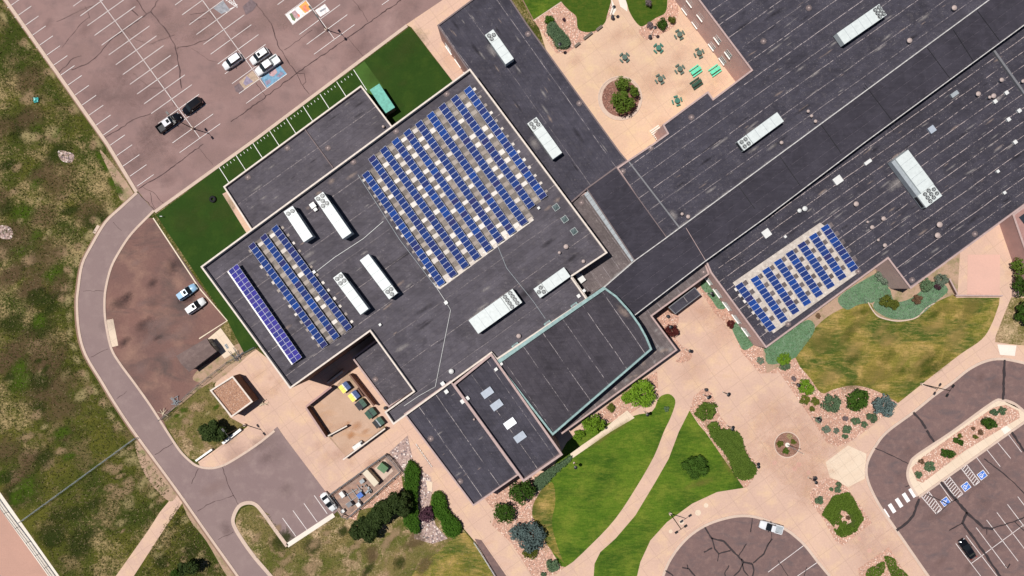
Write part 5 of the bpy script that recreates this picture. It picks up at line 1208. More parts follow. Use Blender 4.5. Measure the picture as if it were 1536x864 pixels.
def table_long(label, x, y, m):
    r = thing('picnic_table', label, 'picnic table', P(x, y, .75), ang(.82,-.57), 'long courtyard tables'); r.location.z = .03
    mb = MB()
    for i in range(3): mb.box((0, -.26+.26*i, .74), (2.5,.245,.05))
    obj('tabletop', mb.mesh('tabletop', M[m]), r)
    for s in (-1, 1): obj('seat', MB().box((0, s*.78, .45), (2.5,.28,.05)).mesh('seat', M[m]), r)
    for s in (-1, 1): obj('leg', MB().box((s*.85,0,.36), (.08,.7,.7)).box((s*.85,0,.38), (.06,1.6,.06)).mesh('leg', M['black']), r)
table_long('mint green long table left of its bright twin', 1044,105.5,'mint'); table_long('mint green long table touching the brick wall side', 1073,105,'mint'); table_long('dark green long table below the two mint ones', 1045,124.5,'dgreen')
for lab, x, y, L in (('shortest wooden bench near the sage shrubs', 865.5,68,1.5),('longest wooden bench at the lawn edge', 881.5,54.5,2.4),('third wooden bench nearest the small round litter bin', 898.5,43,1.6)):
    r = thing('bench', lab, 'bench', P(x, y, 0), ang(.78,-.62), 'backless courtyard benches'); r.location.z = .03
    obj('seat', MB().box((0,.14,.45), (L,.24,.06)).box((0,-.14,.45), (L,.24,.06)).mesh('seat', M['wood']), r)
    for s in (-1, 1): obj('leg', MB().box((s*L*.38,0,.21), (.1,.5,.42)).mesh('leg', M['wood']), r)
for lab, x, y in (('black litter bin near courtyard path mouth', 918,28),('black litter bin beneath the lilac bush', 974,57),('round grey litter bin beside the gravel by canopy', 1001,474.5),('round grey litter bin at the top of triangular lawn', 1058,584),
 ('dark litter bin beside dumpster yard and dock', 579,611),('dark round litter bin on plaza by gravel bed', 1221,716)):
    r = thing('litter_bin', lab, 'litter bin', P(x, y, 0), 0, 'litter bins'); obj('body', MB().cyl((0,0,0), .30, .95, 14, r2=.36).mesh('body', M['midgrey']), r); obj('lid', MB().cyl((0,0,.95), .40, .12, 14, r2=.3, dome=.06).mesh('lid', M['dark']), r)
bb = thing('bicycle_rack', 'white winding rack beside walk under music wing wall', 'bicycle rack', P(636,683,0), ang(.57,.82))
mb = MB(); pp = []
for i in range(9): pp += [(-3+.7*i, 0, .1), (-3+.7*i, 0, .8), (-2.65+.7*i, 0, .8), (-2.65+.7*i, 0, .1)]
mb.tube(pp, .03, 5); obj('hoop', mb.mesh('hoop', M['midgrey']), bb); obj('rail', MB().box((0,.0,.05), (6.3,.12,.08)).mesh('rail', M['copingwhite']), bb)

# ------------------------------------------------------------------ vegetation
def leafcloud(lobes, n, ls, seed, flat=.6, core=.25):
    q = random.Random(seed); mb = MB(); W = [l[3]*l[4] for l in lobes]; tot = sum(W)
    for _ in range(n):
        t = q.random()*tot; i = 0
        while t > W[i] and i < len(W)-1: t -= W[i]; i += 1
        cx, cy, cz, rx, rz_ = lobes[i]
        u = Vector((q.gauss(0,1), q.gauss(0,1), q.gauss(0,1)+.35)).normalized(); k = 1-core*q.random()**.7
        if q.random() < .12: k *= q.uniform(1.05, 1.30)
        k *= 1+.10*math.sin(5*u.x+seed)*math.sin(6*u.y+2*seed)
        c = Vector((cx+u.x*rx*k, cy+u.y*rx*k, cz+u.z*rz_*k))
        if c.z < .02: c.z = abs(c.z)*.5+.02
        nn = (u+Vector((q.gauss(0,flat), q.gauss(0,flat), q.gauss(0,flat)+.4))).normalized()
        a = nn.orthogonal().normalized(); a = Matrix.Rotation(q.uniform(0,6.3), 3, nn) @ a; b = nn.cross(a)
        s = ls*q.uniform(.6,1.3); e = s*.55
        mb.add([c-a*s, c-b*e+nn*.1*s, c+a*s, c+b*e-nn*.05*s], [(0,1,2,3)])
    return mb
def lobes_for(rx, ry, h, n, seed, trunk=.25):
    q = random.Random(seed); r = max(rx, ry); out = [(0,0,h*.55,min(rx,ry)*.62,h*.42)]
    for i in range(n):
        a = i*2.4+q.uniform(-.5,.5); k = q.uniform(.42,.66)
        rr = min(rx, ry)*q.uniform(.26,.44)
        out.append((rx*k*math.cos(a), ry*k*math.sin(a), h*q.uniform(.38,.8), rr, rr*.9))
    return out
cc = [0]
def plant(name, label, cat, x, y, rx, kind, h=None, ry=None, rot=0, n=None, ls=None, group=None, trunk=None, lobn=None, holes=.25):
    rx_, ry_ = rx*S, (ry or rx)*S; rm = max(rx_, ry_)
    h = h or rm*1.5
    loc = P(x, y, h*.6); loc.z = 0
    r = thing(name, label, cat, loc, rot, group); cc[0] += 1
    ar = rx_*ry_*3.14
    ls = ls or max(.10, min(.26, rm*.10))
    n = n or int(min(6500, max(260, ar*3.3/(ls*ls*1.1)*1.1)))
    trunk = h > 2.2 if trunk is None else trunk
    lobes = lobes_for(rx_*.97, ry_*.97, h, lobn if lobn is not None else (14 if rm > 1.6 else 7), cc[0])
    obj('crown', leafcloud(lobes, n, ls, cc[0], core=holes).mesh('crown', LM[kind]), r)
    if trunk:
        mb = MB().tube([(0,0,-.05),(.03,0,h*.25),(0,.05,h*.6)], [.05+rm*.05,.04+rm*.035,.03], 8)
        for l in lobes[1:6]: mb.tube([(0,0,h*.22), (l[0]*.5, l[1]*.5, h*.42), (l[0]*.85, l[1]*.85, l[2])], [.03+rm*.02,.03+rm*.01,.015], 5)
        obj('trunk', mb.mesh('trunk', M['bark']), r)
    else:
        mb = MB()
        for k in range(4): a = k*1.6; mb.tube([(0,0,-.03), (.3*rx_*math.cos(a), .3*ry_*math.sin(a), h*.5)], [.03,.012], 4)
        obj('stem', mb.mesh('stem', M['bark']), r)
    return r
def hedge(name, label, px, kind, h=1.6, dens=30, ls=.14, cat='hedge', parts=True, z=0, group=None, nlim=9000):
    pts = [P(a, b, h*.8) for a, b in cr(px, 3, True)]; cx = sum(p.x for p in pts)/len(pts); cy = sum(p.y for p in pts)/len(pts)
    poly = [(p.x-cx, p.y-cy) for p in pts]; A = abs(area(poly)); n = int(min(nlim, A*dens))
    r = thing(name, label, cat, (cx, cy, z), 0, group)
    q = random.Random(len(px)*7+int(px[0][0])); mb = MB(); xs = [p[0] for p in poly]; ys = [p[1] for p in poly]; k = 0
    core = inset(poly, .28)
    mb.prism([(p.x, p.y) for p in core], 0, h*.72, bottom=False)
    while k < n:
        x, y = q.uniform(min(xs), max(xs)), q.uniform(min(ys), max(ys))
        if not inside((x, y), poly): continue
        dd = min(math.hypot(x-a, y-b) for a, b in poly); top = h*min(1, .45+dd*.9)
        top *= 1+.10*math.sin(x*3.1)*math.sin(y*2.7)
        zz = top*(1-.25*q.random()**2) if dd > .35 else top*q.uniform(.05,1)
        nn = Vector((q.gauss(0,.6), q.gauss(0,.6), 1)).normalized(); a = Matrix.Rotation(q.uniform(0,6.3), 3, nn) @ nn.orthogonal().normalized(); b = nn.cross(a); s = ls*q.uniform(.6,1.4)
        c = Vector((x, y, zz)); mb.add([c-a*s, c-b*s*.5+nn*.1*s, c+a*s, c+b*s*.5], [(0,1,2,3)]); k += 1
    obj('foliage', mb.mesh('foliage', LM[kind]), r)
    mb = MB()
    for p in core[::4]: mb.tube([(p.x*.7, p.y*.7, -.03), (p.x*.7, p.y*.7, h*.5)], .03, 4)
    obj('stem', mb.mesh('stem', M['bark']), r)
    return r
plant('evergreen_tree', 'near black evergreen in straw garden below gravel roofed shed', 'tree', 318,648, 25, 'dark', 5, 18, n=5200)
plant('broad_tree', 'dark tree at the lower left end of grove', 'tree', 547,795, 23, 'dark', 5.5, 22, n=5200)
plant('broad_tree', 'dark tree in middle of grove by mechanical yard', 'tree', 570,770, 22, 'dark', 6.0, 22, n=5200)
plant('broad_tree', 'dark tree at the right end of grove, by hedge', 'tree', 597,756, 24, 'dark', 6.5, 23, n=5600)
plant('broad_tree', 'dark tree cut by the lower left photo edge', 'tree', 283,852, 19, 'dark', 4.5, 14)
plant('shrub', 'small dark shrub low in the bottom left grass', 'shrub', 262,862, 9, 'darkg', 1.8)
plant('plum_shrub', 'plum leaved shrub between the two hedges', 'shrub', 640,771, 13.5, 'plum', 3.0, 17)
hedge('hedge', 'long tapering green hedge right of the grove', T(384,648,4,[(925,170),(985,230),(975,330),(972,430),(982,600),(940,612),(878,545),(890,480),(890,400),(884,250),(900,200)]), 'hedge', 1.9, 60, .16)
hedge('hedge', 'S shaped green hedge beside the wide walk', T(384,648,4,[(1065,370),(1108,362),(1140,400),(1160,480),(1225,545),(1232,605),(1180,642),(1125,610),(1100,540),(1060,500),(1045,430)]), 'hedge', 1.9, 60, .16)
plant('broad_tree', 'bright green tree against the auditorium ledge corner', 'tree', 962,590, 25, 'bright', 5.0, 25)
plant('broad_tree', 'bright small tree attached left of the ledge tree', 'tree', 940,597, 13, 'bright', 3.5, 11)
plant('broad_tree', 'bright green tree lower along the auditorium ledge', 'tree', 890,637, 23, 'bright', 4.4, 17)
plant('shrub', 'bright low bush in shade beside art wing', 'shrub', 868,652, 10, 'bright', 1.6)
plant('shrub', 'brown green bush between the two bright trees', 'shrub', 916,612, 8, 'olive', 1.6)
plant('wine_tree', 'dark wine red tree beside the entrance ledge', 'tree', 1007,496, 11.5, 'wine', 3.2, 13)
plant('broad_tree', 'lone dark green tree on the triangular lawn', 'tree', 1043,701, 23, 'darkg', 3.6, 21, holes=.7, n=3200)
plant('round_shrub', 'round bright shrub at top of triangular lawn', 'shrub', 1059,616, 19, 'mid', 2.0, 17)
plant('round_shrub', 'smaller shrub under the round bright one', 'shrub', 1071,641, 11, 'mid', 1.7)
hedge('hedge', 'long bright hedge on the plaza side of triangular lawn', T(768,648,4,[(1185,15),(1250,-20),(1340,-10),(1385,30),(1400,100),(1440,170),(1475,220),(1450,280),(1390,295),(1335,265),(1300,170),(1240,90)]), 'mid', 1.3, 55, .16)
plant('broad_tree', 'dark tree at the tip between south wings', 'tree', 783,738, 23, 'darkg', 4.5, 20)
hedge('hedge', 'sage hedge along the foot of art wing', T(768,648,4,[(120,300),(200,230),(290,180),(350,140),(360,170),(270,250),(200,330),(150,360)]), 'sage', 1.2, 60, .13)
plant('round_shrub', 'dark green round tree left of walk bend', 'tree', 756,770, 18, 'darkg', 3.5)
plant('blue_spruce', 'blue green spruce group beside the lower lawn', 'shrub', 797,806, 24, 'blue', 3.0, 27)
plant('blue_spruce', 'darker blue spruce overlapping the spruce group', 'shrub', 776,799, 15, 'blue', 3.4)
plant('round_shrub', 'olive mound at the foot of spruce group', 'shrub', 795,829, 13, 'olive', 1.4)
plant('round_shrub', 'round sage bush near lower tip of lawn', 'shrub', 829,849, 13, 'sage', 1.2, 11)
plant('shrub', 'tiny sage bush cut by bottom photo edge', 'shrub', 815,862, 5, 'sage', .7)
for lab, x, y, rx, k, h in (('uppermost bright shrub in the long gravel bed',1176,538,11,'bright',1.6),('sage mound under uppermost bright shrub',1177,549,9,'sage',1.0),('bright shrub in middle of long gravel bed',1209,581,13.5,'bright',1.8),
 ('olive shrub joined under middle bright shrub',1207,600,9,'olive',1.1),('small olive shrub right of its olive twin',1223,602,8,'olive',.9),('tiny olive tuft lowest of olive shrubs',1218,613.5,5.5,'olive',.7),('round sage green ball shrub left of pine ball',1247,605,16,'sage',1.8),
 ('large dark green ball pine beside big lawn',1287,599,20,'darkg',2.6),('blue grey spruce ball at the walk',1326,609,19,'blue',2.2),('sage tuft beneath the blue spruce ball',1308,627,9,'sage',.9),
 ('sage tuft left of two small ones',1283,632,8,'sage',.8),('small sage tuft in the middle of gravel',1296,637,6,'sage',.7),('pale tuft near long bed lower left',1239,644,7,'sagep',.6),('low sage tuft near gravel point',1271,644,8,'sage',.7),
 ('pale sage tuft by path lamp',1228,630,6.5,'sagep',.7),('small pale tuft near gravel bottom',1255,646,5.5,'sagep',.5),('purple grey tuft in long gravel bed',1268,628,5.5,'lilac',.5),('bare lilac bush beside upper lamp',1191,568,5,'lilac',.8),
 ('tiny sage tuft at gravel tip',1268,655,5.5,'sage',.5)):
    plant('shrub', lab, 'shrub', x, y, rx, k, h, group='shrubs in the long gravel bed')
for lab, x, y, rx, k, h in (('largest sage shrub on traffic island',1395,700,9.5,'sage',.9),('sage shrub at the rounded island end',1378,712,6.5,'sage',.7),('left half of dark green island pair',1418,680,8,'darkg',1.5),('right half of dark green island pair',1427,682,8,'darkg',1.4),
 ('small dark island shrub left of pair',1434,661,5.5,'darkg',.9),('small dark island shrub right of pair',1441,664.5,6,'darkg',.9),('little olive shrub above island pair',1440,654,4.5,'olive',.7),('little green shrub near island middle',1463,655.5,4.5,'olive',.6),
 ('brown shrub near the island middle',1471,649,5,'brownl',.7),('round dark shrub at wide end of island',1484,635,12,'darkg',1.7),('small sage ball upper left island end',1491,619,7,'sage',.9),('small sage ball upper right island end',1504,616,7,'sage',.9),
 ('rusty shrub at island rounded end',1382,692,5,'brownl',.5),('tiny brown tuft at upper island edge',1460,643,3.5,'brownl',.5)):
    plant('shrub', lab, 'shrub', x, y, rx, k, h, group='shrubs on the traffic island')
for lab, x, y, rx, k, h in (('grey green shrub left in central bed',1229,751,8,'sage',.8),('grey shrub in the top of central bed',1258,727,5.5,'sage',.7),('second grey shrub below first in central bed',1257,735,5.5,'sage',.7),('tiny grey tuft in central bed',1247,734,4,'sage',.5),
 ('bare brown shrub inside central groundcover gap',1272,777,4,'brownl',.5),('sage shrub by auditorium walk planting',1000,613,.1+5,'sage',.6),('yellow green tuft left in round plaza bed',1170,666,6,'olive',.6),('orange tuft at top of round plaza bed',1184,655,5,'straw',.5),
 ('green tuft lower in round plaza bed',1179,677,6,'mid',.7),('yellow tuft right of plaza flagpole',1190,663,5,'olive',.5)):
    plant('shrub', lab, 'shrub', x, y, rx, k, h)
# courtyard plants
plant('broad_tree', 'large lower tree of red courtyard circle', 'tree', 933,152, 21, 'mid', 4.6, 19)
plant('broad_tree', 'upper smaller tree of red courtyard circle', 'tree', 933,125, 14, 'mid', 4.2, 12)
plant('broad_tree', 'right hand small tree of red courtyard circle', 'tree', 951,137, 9, 'mid', 3.6, 10)
plant('round_shrub', 'dark olive round bush at courtyard lawn tip', 'shrub', 993,37, 10.5, 'darkg', 1.5)
plant('round_shrub', 'smaller olive round bush beside the larger one', 'shrub', 1008,30, 7, 'olive', 1.3)
plant('shrub', 'bare lilac bush on courtyard gravel', 'shrub', 975,37.5, 6, 'lilac', 1.0)
plant('shrub', 'small dark bush top of courtyard gravel', 'shrub', 824,29, 8.5, 'hedge', 1.4)
hedge('hedge', 'blue green sprawling shrub mass on courtyard gravel', T(768,0,4,[(210,140),(250,120),(290,160),(330,200),(352,240),(350,275),(315,290),(265,285),(245,240),(205,190)]), 'sage', 1.2, 90, .11)
plant('shrub', 'tiny dark bush in the courtyard gravel', 'shrub', 846,29.5, 3, 'plum', .6)
plant('shrub', 'bare tree twigs on right courtyard lawn', 'shrub', 973,4, 6, 'lilac', 2.0)
# beds along the lower right block
for lab, x, y, rx, k, h in (('olive bush below brick notch',1330,452,11,'olive',1.3),('rusty brown bush in sage circle right',1376,449,9,'brownl',1.2),('rusty green bush in sage circle left',1340,457,10,'olive',1.2),('dark plum bush by notch corner',1407,430,7,'plum',1.0),
 ('leafy green bush next to the brick notch',1325,414,13,'sagep',1.2),('sage bush right of brick notch',1390,427,12,'sage',1.0),('pale silver bush near the patio wall',1412,420,11,'sagep',1.0),('rusty bush beside building wall gravel',1227,474,5,'brownl',.6),
 ('wine red twiggy bush on entrance strip',1096,486,8,'wine',1.2),('pale sage tuft near entrance strip end',1140,541,7,'sagep',.7),('small sage bush on strip beneath canopy',1098,462,.1+5,'sage',.5)):
    plant('shrub', lab, 'shrub', x, y, rx, k, h)
plant('broad_tree', 'leafy tree behind the patio fence, upper', 'tree', 1532,400, 14, 'mid', 3.5, 18)
plant('broad_tree', 'darker tree behind the patio fence, lower', 'tree', 1534,430, 14, 'darkg', 3.5, 20)
plant('broad_tree', 'deep green tree at right edge above straw grass', 'tree', 1538,470, 14, 'darkg', 3.5, 24)
# groundcover mats (nobody could count the plants)
def mat_cover(name, px, kind, h, dens, ls, holes=(), smooth=True):
    pts = [P(a, b, 0) for a, b in (cr(px, 3, True) if smooth else px)]; poly = [(p.x, p.y) for p in pts]; A = abs(area(poly)); n = int(A*dens)
    q = random.Random(int(px[0][0])); mb = MB(); xs = [p[0] for p in poly]; ys = [p[1] for p in poly]; k = 0; tries = 0
    while k < n and tries < n*6:
        tries += 1
        x, y = q.uniform(min(xs), max(xs)), q.uniform(min(ys), max(ys))
        if not inside((x, y), poly): continue
        if any(math.hypot(x-hx, y-hy) < hr*(1+.3*math.sin(4*math.atan2(y-hy, x-hx))) for hx, hy, hr in holes): continue
        k += 1
        hh = h*(.6+.4*math.sin(x*2.1+1)*math.sin(y*1.9))*q.uniform(.5,1)+.08
        nn = Vector((q.gauss(0,.7), q.gauss(0,.7), 1)).normalized(); a = Matrix.Rotation(q.uniform(0,6.3), 3, nn) @ nn.orthogonal().normalized(); b = nn.cross(a); s = ls*q.uniform(.6,1.4); c = Vector((x, y, hh))
        mb.add([c-a*s, c-b*s*.5, c+a*s, c+b*s*.5], [(0,1,2,3)])
    o = obj(name, mb.mesh(name, LM[kind])); o['kind'] = 'stuff'; return o
hp = lambda x, y, r: (P(x, y).x, P(x, y).y, r*S)
mat_cover('groundcover', T(1152,648,4,[(322,495),(350,440),(390,380),(430,372),(480,360),(520,410),(545,460),(572,515),(545,560),(520,600),(440,632),(400,600),(385,560),(360,530)]), 'ground', .35, 110, .15, [hp(1270,776,7.5), hp(1262,768,5), hp(1277,783,6), hp(1254,790,4)])
mat_cover('groundcover', T(1152,648,4,[(590,830),(640,800),(690,775),(700,820),(660,870),(590,900)]), 'ground', .35, 110, .15)
mat_cover('groundcover', T(1152,648,4,[(695,745),(760,760),(770,800),(830,850),(860,920),(780,920),(730,850)]), 'ground', .35, 110, .15)
for i, s_ in enumerate(SAGE): mat_cover('sage_groundcover', s_, 'sage' if i in (0,3,4,5) else 'sagep', .22 if i in (3,4) else .4, 16, .12)
# wild grass tufts over the fields
def tufts(name, px, n, kind, h, ls, seed, avoid=None):
    q = random.Random(seed); pts = PP(px); poly = [(p.x, p.y) for p in pts]; xs = [p[0] for p in poly]; ys = [p[1] for p in poly]; mb = MB(); k = 0
    cl = [(q.uniform(min(xs), max(xs)), q.uniform(min(ys), max(ys)), q.uniform(1.5,7)) for _ in range(60)]
    while k < n:
        if q.random() < .5: c = q.choice(cl); x, y = q.gauss(c[0], c[2]), q.gauss(c[1], c[2])
        else: x, y = q.uniform(min(xs), max(xs)), q.uniform(min(ys), max(ys))
        if not inside((x, y), poly): continue
        k += 1; s = ls*q.uniform(.5,1.5); hh = h*q.uniform(.4,1.3)
        for j in range(3):
            a = q.uniform(0,6.28); dx, dy = math.cos(a)*s, math.sin(a)*s; ox, oy = q.uniform(-s,s)*.6, q.uniform(-s,s)*.6
            mb.add([(x+ox-dy*.28, y+oy+dx*.28, 0), (x+ox+dy*.28, y+oy-dx*.28, 0), (x+ox+dx*.9, y+oy+dy*.9, hh)], [(0,1,2)])
    o = obj(name, mb.mesh(name, LM[kind])); o['kind'] = 'stuff'
FIELD = [(-12,-4),(20,30),(150,218),(185,285),(160,322),(133,362),(118,395),(111,432),(110,497),(122,532),(147,574),(167,607),(197,654),(45,775),(0,720),(-12,715)]
F2 = [(45,785),(200,660),(255,735),(225,790),(165,868),(96,868)]
F3 = [(268,752),(340,868),(208,868),(240,800)]
for i, (f, n) in enumerate(((FIELD, 9500),(F2, 2600),(F3, 1300))):
    tufts('wild_grass', f, n, 'weed', .32, .22, 3+i); tufts('dry_grass', f, int(n*.42), 'straw', .25, .16, 13+i)
tufts('dry_grass', [(405,772),(432,822),(503,775),(600,714),(655,746),(709,812),(742,868),(412,868),(366,812),(356,785),(365,765)], 2600, 'straw', .2, .15, 40)
tufts('wild_grass', [(405,772),(432,822),(503,775),(560,830),(500,868),(412,868),(366,812),(356,785),(365,765)], 1500, 'weed', .25, .18, 41)
tufts('wild_grass', [(245,630),(318,574),(344,626),(366,638),(297,690),(270,670)], 900, 'weed', .2, .16, 42)

# ------------------------------------------------------------------ weathering: dust, damp, wear; painted sunlight by the spine
q_ = random.Random(99)
D = bpy.data.objects
SURF = D['ground']
def scatter(kind, px, n, r0, r1, z=0.0, parent=None, asp=.6, rot=UA):
    xs = [p[0] for p in px]; ys = [p[1] for p in px]; k = 0
    while k < n:
        x, y = q_.uniform(min(xs), max(xs)), q_.uniform(min(ys), max(ys))
        if not inside((x, y), px): continue
        r = q_.uniform(r0, r1); k += 1
        if parent and parent.name in OUT:
            for _ in range(6):
                if all(inside((x+r*math.cos(i*.785), y+r*math.sin(i*.785)), OUT[parent.name]) for i in range(8)): break
                r *= .75
            else: continue
        blotch(kind, x, y, r, r*q_.uniform(asp*.6, asp*1.5), rot+q_.uniform(-.4,.4)*(asp > .25)+q_.uniform(-.06,.06), z, parent or SURF)
NEp = [(1010,250),(1180,130),(1150,110),(1060,0),(1440,0),(1190,205),(1020,330)]
LRp = [(1100,390),(1290,230),(1500,80),(1525,90),(1525,290),(1370,400),(1330,380),(1240,330)]
NWp = [(665,45),(740,0),(765,15),(915,225),(870,270),(730,110)]
GYp = [(330,400),(545,240),(640,440),(760,400),(830,320),(890,370),(850,405),(700,520),(600,600),(620,580),(560,490),(440,570)]
for kind, n, a, b in (('pale',34,5,20),('pink',18,4,14),('soot',12,10,26)): scatter(kind, NEp, n, a, b, 9.02, ne, .16)
for kind, n, a, b in (('pale',38,5,18),('pink',20,4,14),('soot',12,8,22)): scatter(kind, LRp, n, a, b, 7.52, lr, .16)
for kind, n, a, b in (('pale',12,3,9),('pink',8,3,7),('soot',6,6,14)): scatter(kind, NWp, n, a+2, b+6, 8.52, nw, .18, UA-1.57)
for kind, n, a, b in (('pale',18,4,14),('pink',10,3,10),('soot',14,8,22)): scatter(kind, GYp, n, a+2, b+8, 12.02, gym, .2)
for kind, n, a, b in (('pale',8,5,14),('soot',6,6,16)): scatter(kind, [(350,285),(540,140),(575,185),(390,320)], n, a, b, 5.02, annex, .2)
for kind, n, a, b in (('pale',6,3,9),('pink',3,3,7)): scatter(kind, [(620,625),(676,585),(770,712),(712,750)], n, a, b, 12.22, s1, .2)
for kind, n, a, b in (('pale',10,4,9),('pink',8,4,9)): scatter(kind, [(985,480),(1010,522),(880,618),(850,645),(930,560),(972,520)], n, a, b, 6.52, ledge)
for x, y in ((1000,440),(1020,425),(990,500),(985,520),(960,545),(940,570),(968,533)): blotch('pale', x, y, 7, 4, UA, 6.53, ledge)
for i in range(15):                                  # sunlight thrown back by the spine wall, painted on the roof
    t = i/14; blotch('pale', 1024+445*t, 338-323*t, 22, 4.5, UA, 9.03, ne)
for i in range(5): blotch('pale', 925+22*i, 397-16*i if i > 2 else 412-16*i, 12, 4, UA, 8.02, eb)
for x, y, r, kz, par in ((1277,48,30,9.03,ne),(1130,200,26,9.03,ne),(1345,275,24,7.53,lr),(737,75,18,8.53,nw),(802,215,18,8.53,nw),(1010,322,16,9.03,ne),(486,300,14,12.03,gym),(720,470,20,12.03,gym),(812,430,14,12.03,gym)):
    blotch('pale', x, y, r*.9, r*.5, UA if r > 19 else UA-1.57, kz, par)
for x, y, rx, ry in ((497,272,9,6),(478,290,8,5),(462,312,6,4),(836,300,9,5),(822,312,10,4)): blotch('pink', x, y, rx, ry, UA, 12.03, gym)
blotch('soot', 1021, 320, 9, 8, 0, 9.04, ne)
blotch('pink', 935, 468, 8, 20, .75, 12.63, aud)
# fields
EDGE = [(8,25),(80,110),(150,215),(190,300),(150,335),(128,370),(110,410),(105,450),(108,500),(118,540),(145,585),(170,625),(195,655)]
for a, b in zip(EDGE, EDGE[1:]):
    for t in (.0,.5):
        x, y = a[0]+(b[0]-a[0])*t, a[1]+(b[1]-a[1])*t
        SURF and blotch('straw', x-3, y, 13, 7, UA+1.57 if y < 320 else (1.57 if y < 520 else 2.1), .004, D['ground']); 
        if q_.random() < .6: blotch('tan', x-8+q_.uniform(-6,4), y+q_.uniform(-5,5), 10, 8, q_.uniform(0,3), .006, D['ground'])
FLD = [(0,30),(130,220),(150,330),(100,400),(95,500),(150,620),(30,760),(0,730)]
for kind, n, a, b in (('olive',18,16,40),('green',12,12,30),('brown',34,16,48),('tan',20,8,22),('straw',16,6,18)): scatter(kind, FLD, n, a, b, .007, None, .6)
for kind, n, a, b in (('green',6,12,30),('olive',6,10,30)): scatter(kind, [(0,500),(90,560),(110,700),(30,760),(0,720)], n, a, b, .010)
for kind, n, a, b in (('tan',12,8,20),('straw',10,6,18)): scatter(kind, [(150,700),(200,665),(262,735),(225,770),(180,800),(150,760)], n, a, b, .010)
for kind, n, a, b in (('tan',6,6,12),('straw',6,6,14),('olive',4,10,22)): scatter(kind, [(215,850),(270,760),(330,850)], n, a, b, .010)
for kind, n, a, b in (('olive',8,16,34),): scatter(kind, [(50,790),(130,730),(160,760),(140,860),(110,860)], n, a, b, .010)
for x, y in ((175,262),(150,235),(158,250),(168,275),(178,285)): blotch('green', x, y, 14, 9, 2.2, .012, D['ground'])
GZ = LV*5
SURF = D['grass_verge']
for kind, n, a, b in (('tan',16,8,20),('brown',5,12,26),('olive',5,12,26)): scatter(kind, [(410,775),(432,824),(510,780),(600,800),(660,790),(650,860),(420,862),(370,815),(362,775)], n, a, b, GZ)
for kind, n, a, b in (('tan',7,4,10),('straw',5,4,10),('green',4,5,10)): scatter(kind, [(255,630),(315,580),(340,628),(300,680),(272,660)], n, a, b, GZ)
# lawns
SURF = D['artificial_turf']
scatter('turfw', [(245,325),(400,215),(520,130),(612,48),(660,110),(590,170),(540,120),(340,270),(365,345),(300,395)], 18, 10, 34, LV*4.5)
SURF = D['lawn']
for kind, n, a, b in (('drylawn',12,16,40),('lawntan',14,12,34),('lawndark',12,12,34)): scatter(kind, [(1200,540),(1260,470),(1490,450),(1470,505),(1350,590),(1240,575)], n, a, b, GZ, None, .4)
for x, y, rx, ry, a in ((806,770,8,34,.2),(812,810,8,26,.45),(815,735,14,8,.6),(930,640,26,6,UA),(900,660,30,6,UA),(1070,650,8,30,.55),(1095,700,9,26,.6),(1050,725,26,7,.3)): blotch('drylawn', x, y, rx, ry, a, GZ, SURF)
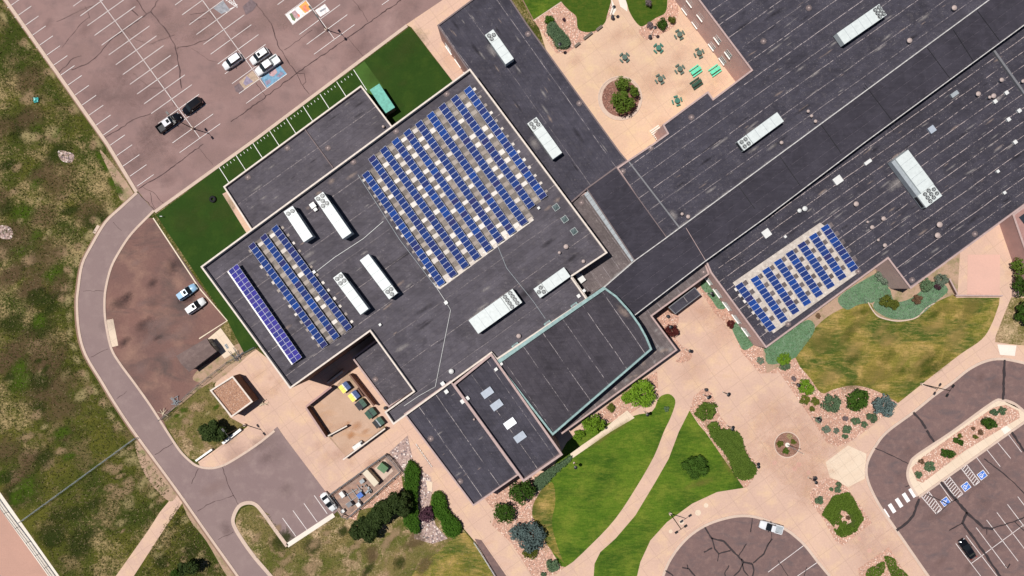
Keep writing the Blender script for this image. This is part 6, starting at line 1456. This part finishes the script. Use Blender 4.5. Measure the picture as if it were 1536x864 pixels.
# paving and asphalt
SURF = D['plaza']
PLZ = [(1000,560),(1060,440),(1180,600),(1270,690),(1230,720),(1360,850),(1280,850),(1180,760),(1140,740),(1040,570)]
for kind, n, a, b in (('rust',14,24,60),('wear',0,0,0)): 
    if n: scatter(kind, PLZ, n, a, b, LV*3, None, .9)
scatter('rust', [(920,30),(1110,110),(1010,190),(950,220),(850,80)], 14, 12, 34, LV*3.5)
scatter('rust', [(400,560),(500,700),(620,700),(700,800),(600,660),(440,600)], 14, 10, 26, LV*3.5)
scatter('orange', [(500,640),(560,600),(565,640),(530,670)], 7, 6, 13, LV*4.6)
scatter('rust', [(390,550),(430,580),(420,620),(380,560)], 5, 8, 20, LV*3.5)
SURF = D['parking_lot']
NWL = [(40,10),(220,0),(640,0),(600,30),(230,300),(200,260)]
for kind, n, a, b in (('oil',26,14,50),('wear',24,20,60)): scatter(kind, NWL, n, a, b, LV*2.2)
RL = [(1330,670),(1450,570),(1530,555),(1530,600),(1400,670),(1370,740),(1530,650),(1530,860),(1400,850)]
for kind, n, a, b in (('oil',26,6,20),('wear',14,8,22)): scatter(kind, RL, n, a, b, LV*3.9)
for kind, n, a, b in (('oil',12,10,30),('wear',8,10,30)): scatter(kind, [(240,420),(160,420),(170,540),(260,640),(420,650),(480,740),(430,800),(300,720),(380,860),(340,820)], n, a, b, LV*3.9)
for kind, n, a, b in (('soot',9,10,26),('wear',10,10,30)): scatter(kind, [(185,370),(230,340),(330,480),(280,520),(260,600),(180,530),(165,450)], n, a, b, LV*3.4)
# ------------------------------------------------------------------ light, sky, camera
w = bpy.data.worlds.new('World'); scene.world = w; w.use_nodes = True
sky = w.node_tree.nodes.new('ShaderNodeTexSky'); sky.sky_type = 'NISHITA'; sky.sun_disc = False
SD = Vector((-.356,.114,1)).normalized()
sky.sun_elevation = math.asin(SD.z); sky.sun_rotation = math.atan2(SD.x, SD.y); sky.altitude = 1800
bg = w.node_tree.nodes['Background']; bg.inputs[1].default_value = .055
w.node_tree.links.new(sky.outputs[0], bg.inputs[0])
sun = bpy.data.lights.new('sun', 'SUN'); sun.energy = 4.9; sun.angle = math.radians(.5); sun.color = (1, .955, .90)
so = bpy.data.objects.new('sun', sun); COL.objects.link(so); so.rotation_euler = (-SD).to_track_quat('-Z', 'Y').to_euler(); so.location = (0,0,60)
cam = bpy.data.cameras.new('camera'); co = bpy.data.objects.new('camera', cam); COL.objects.link(co); co.location = (0,0,H)
cam.sensor_width = 36; cam.lens = 18/(768*S/H); cam.clip_end = 6000; scene.camera = co
scene.view_settings.view_transform = 'Standard'; scene.view_settings.look = 'None'; scene.view_settings.exposure = 0; scene.view_settings.gamma = 1
scene.view_settings.use_curve_mapping = False
scene.cycles.max_bounces = 4
scene.cycles.transparent_max_bounces = 40
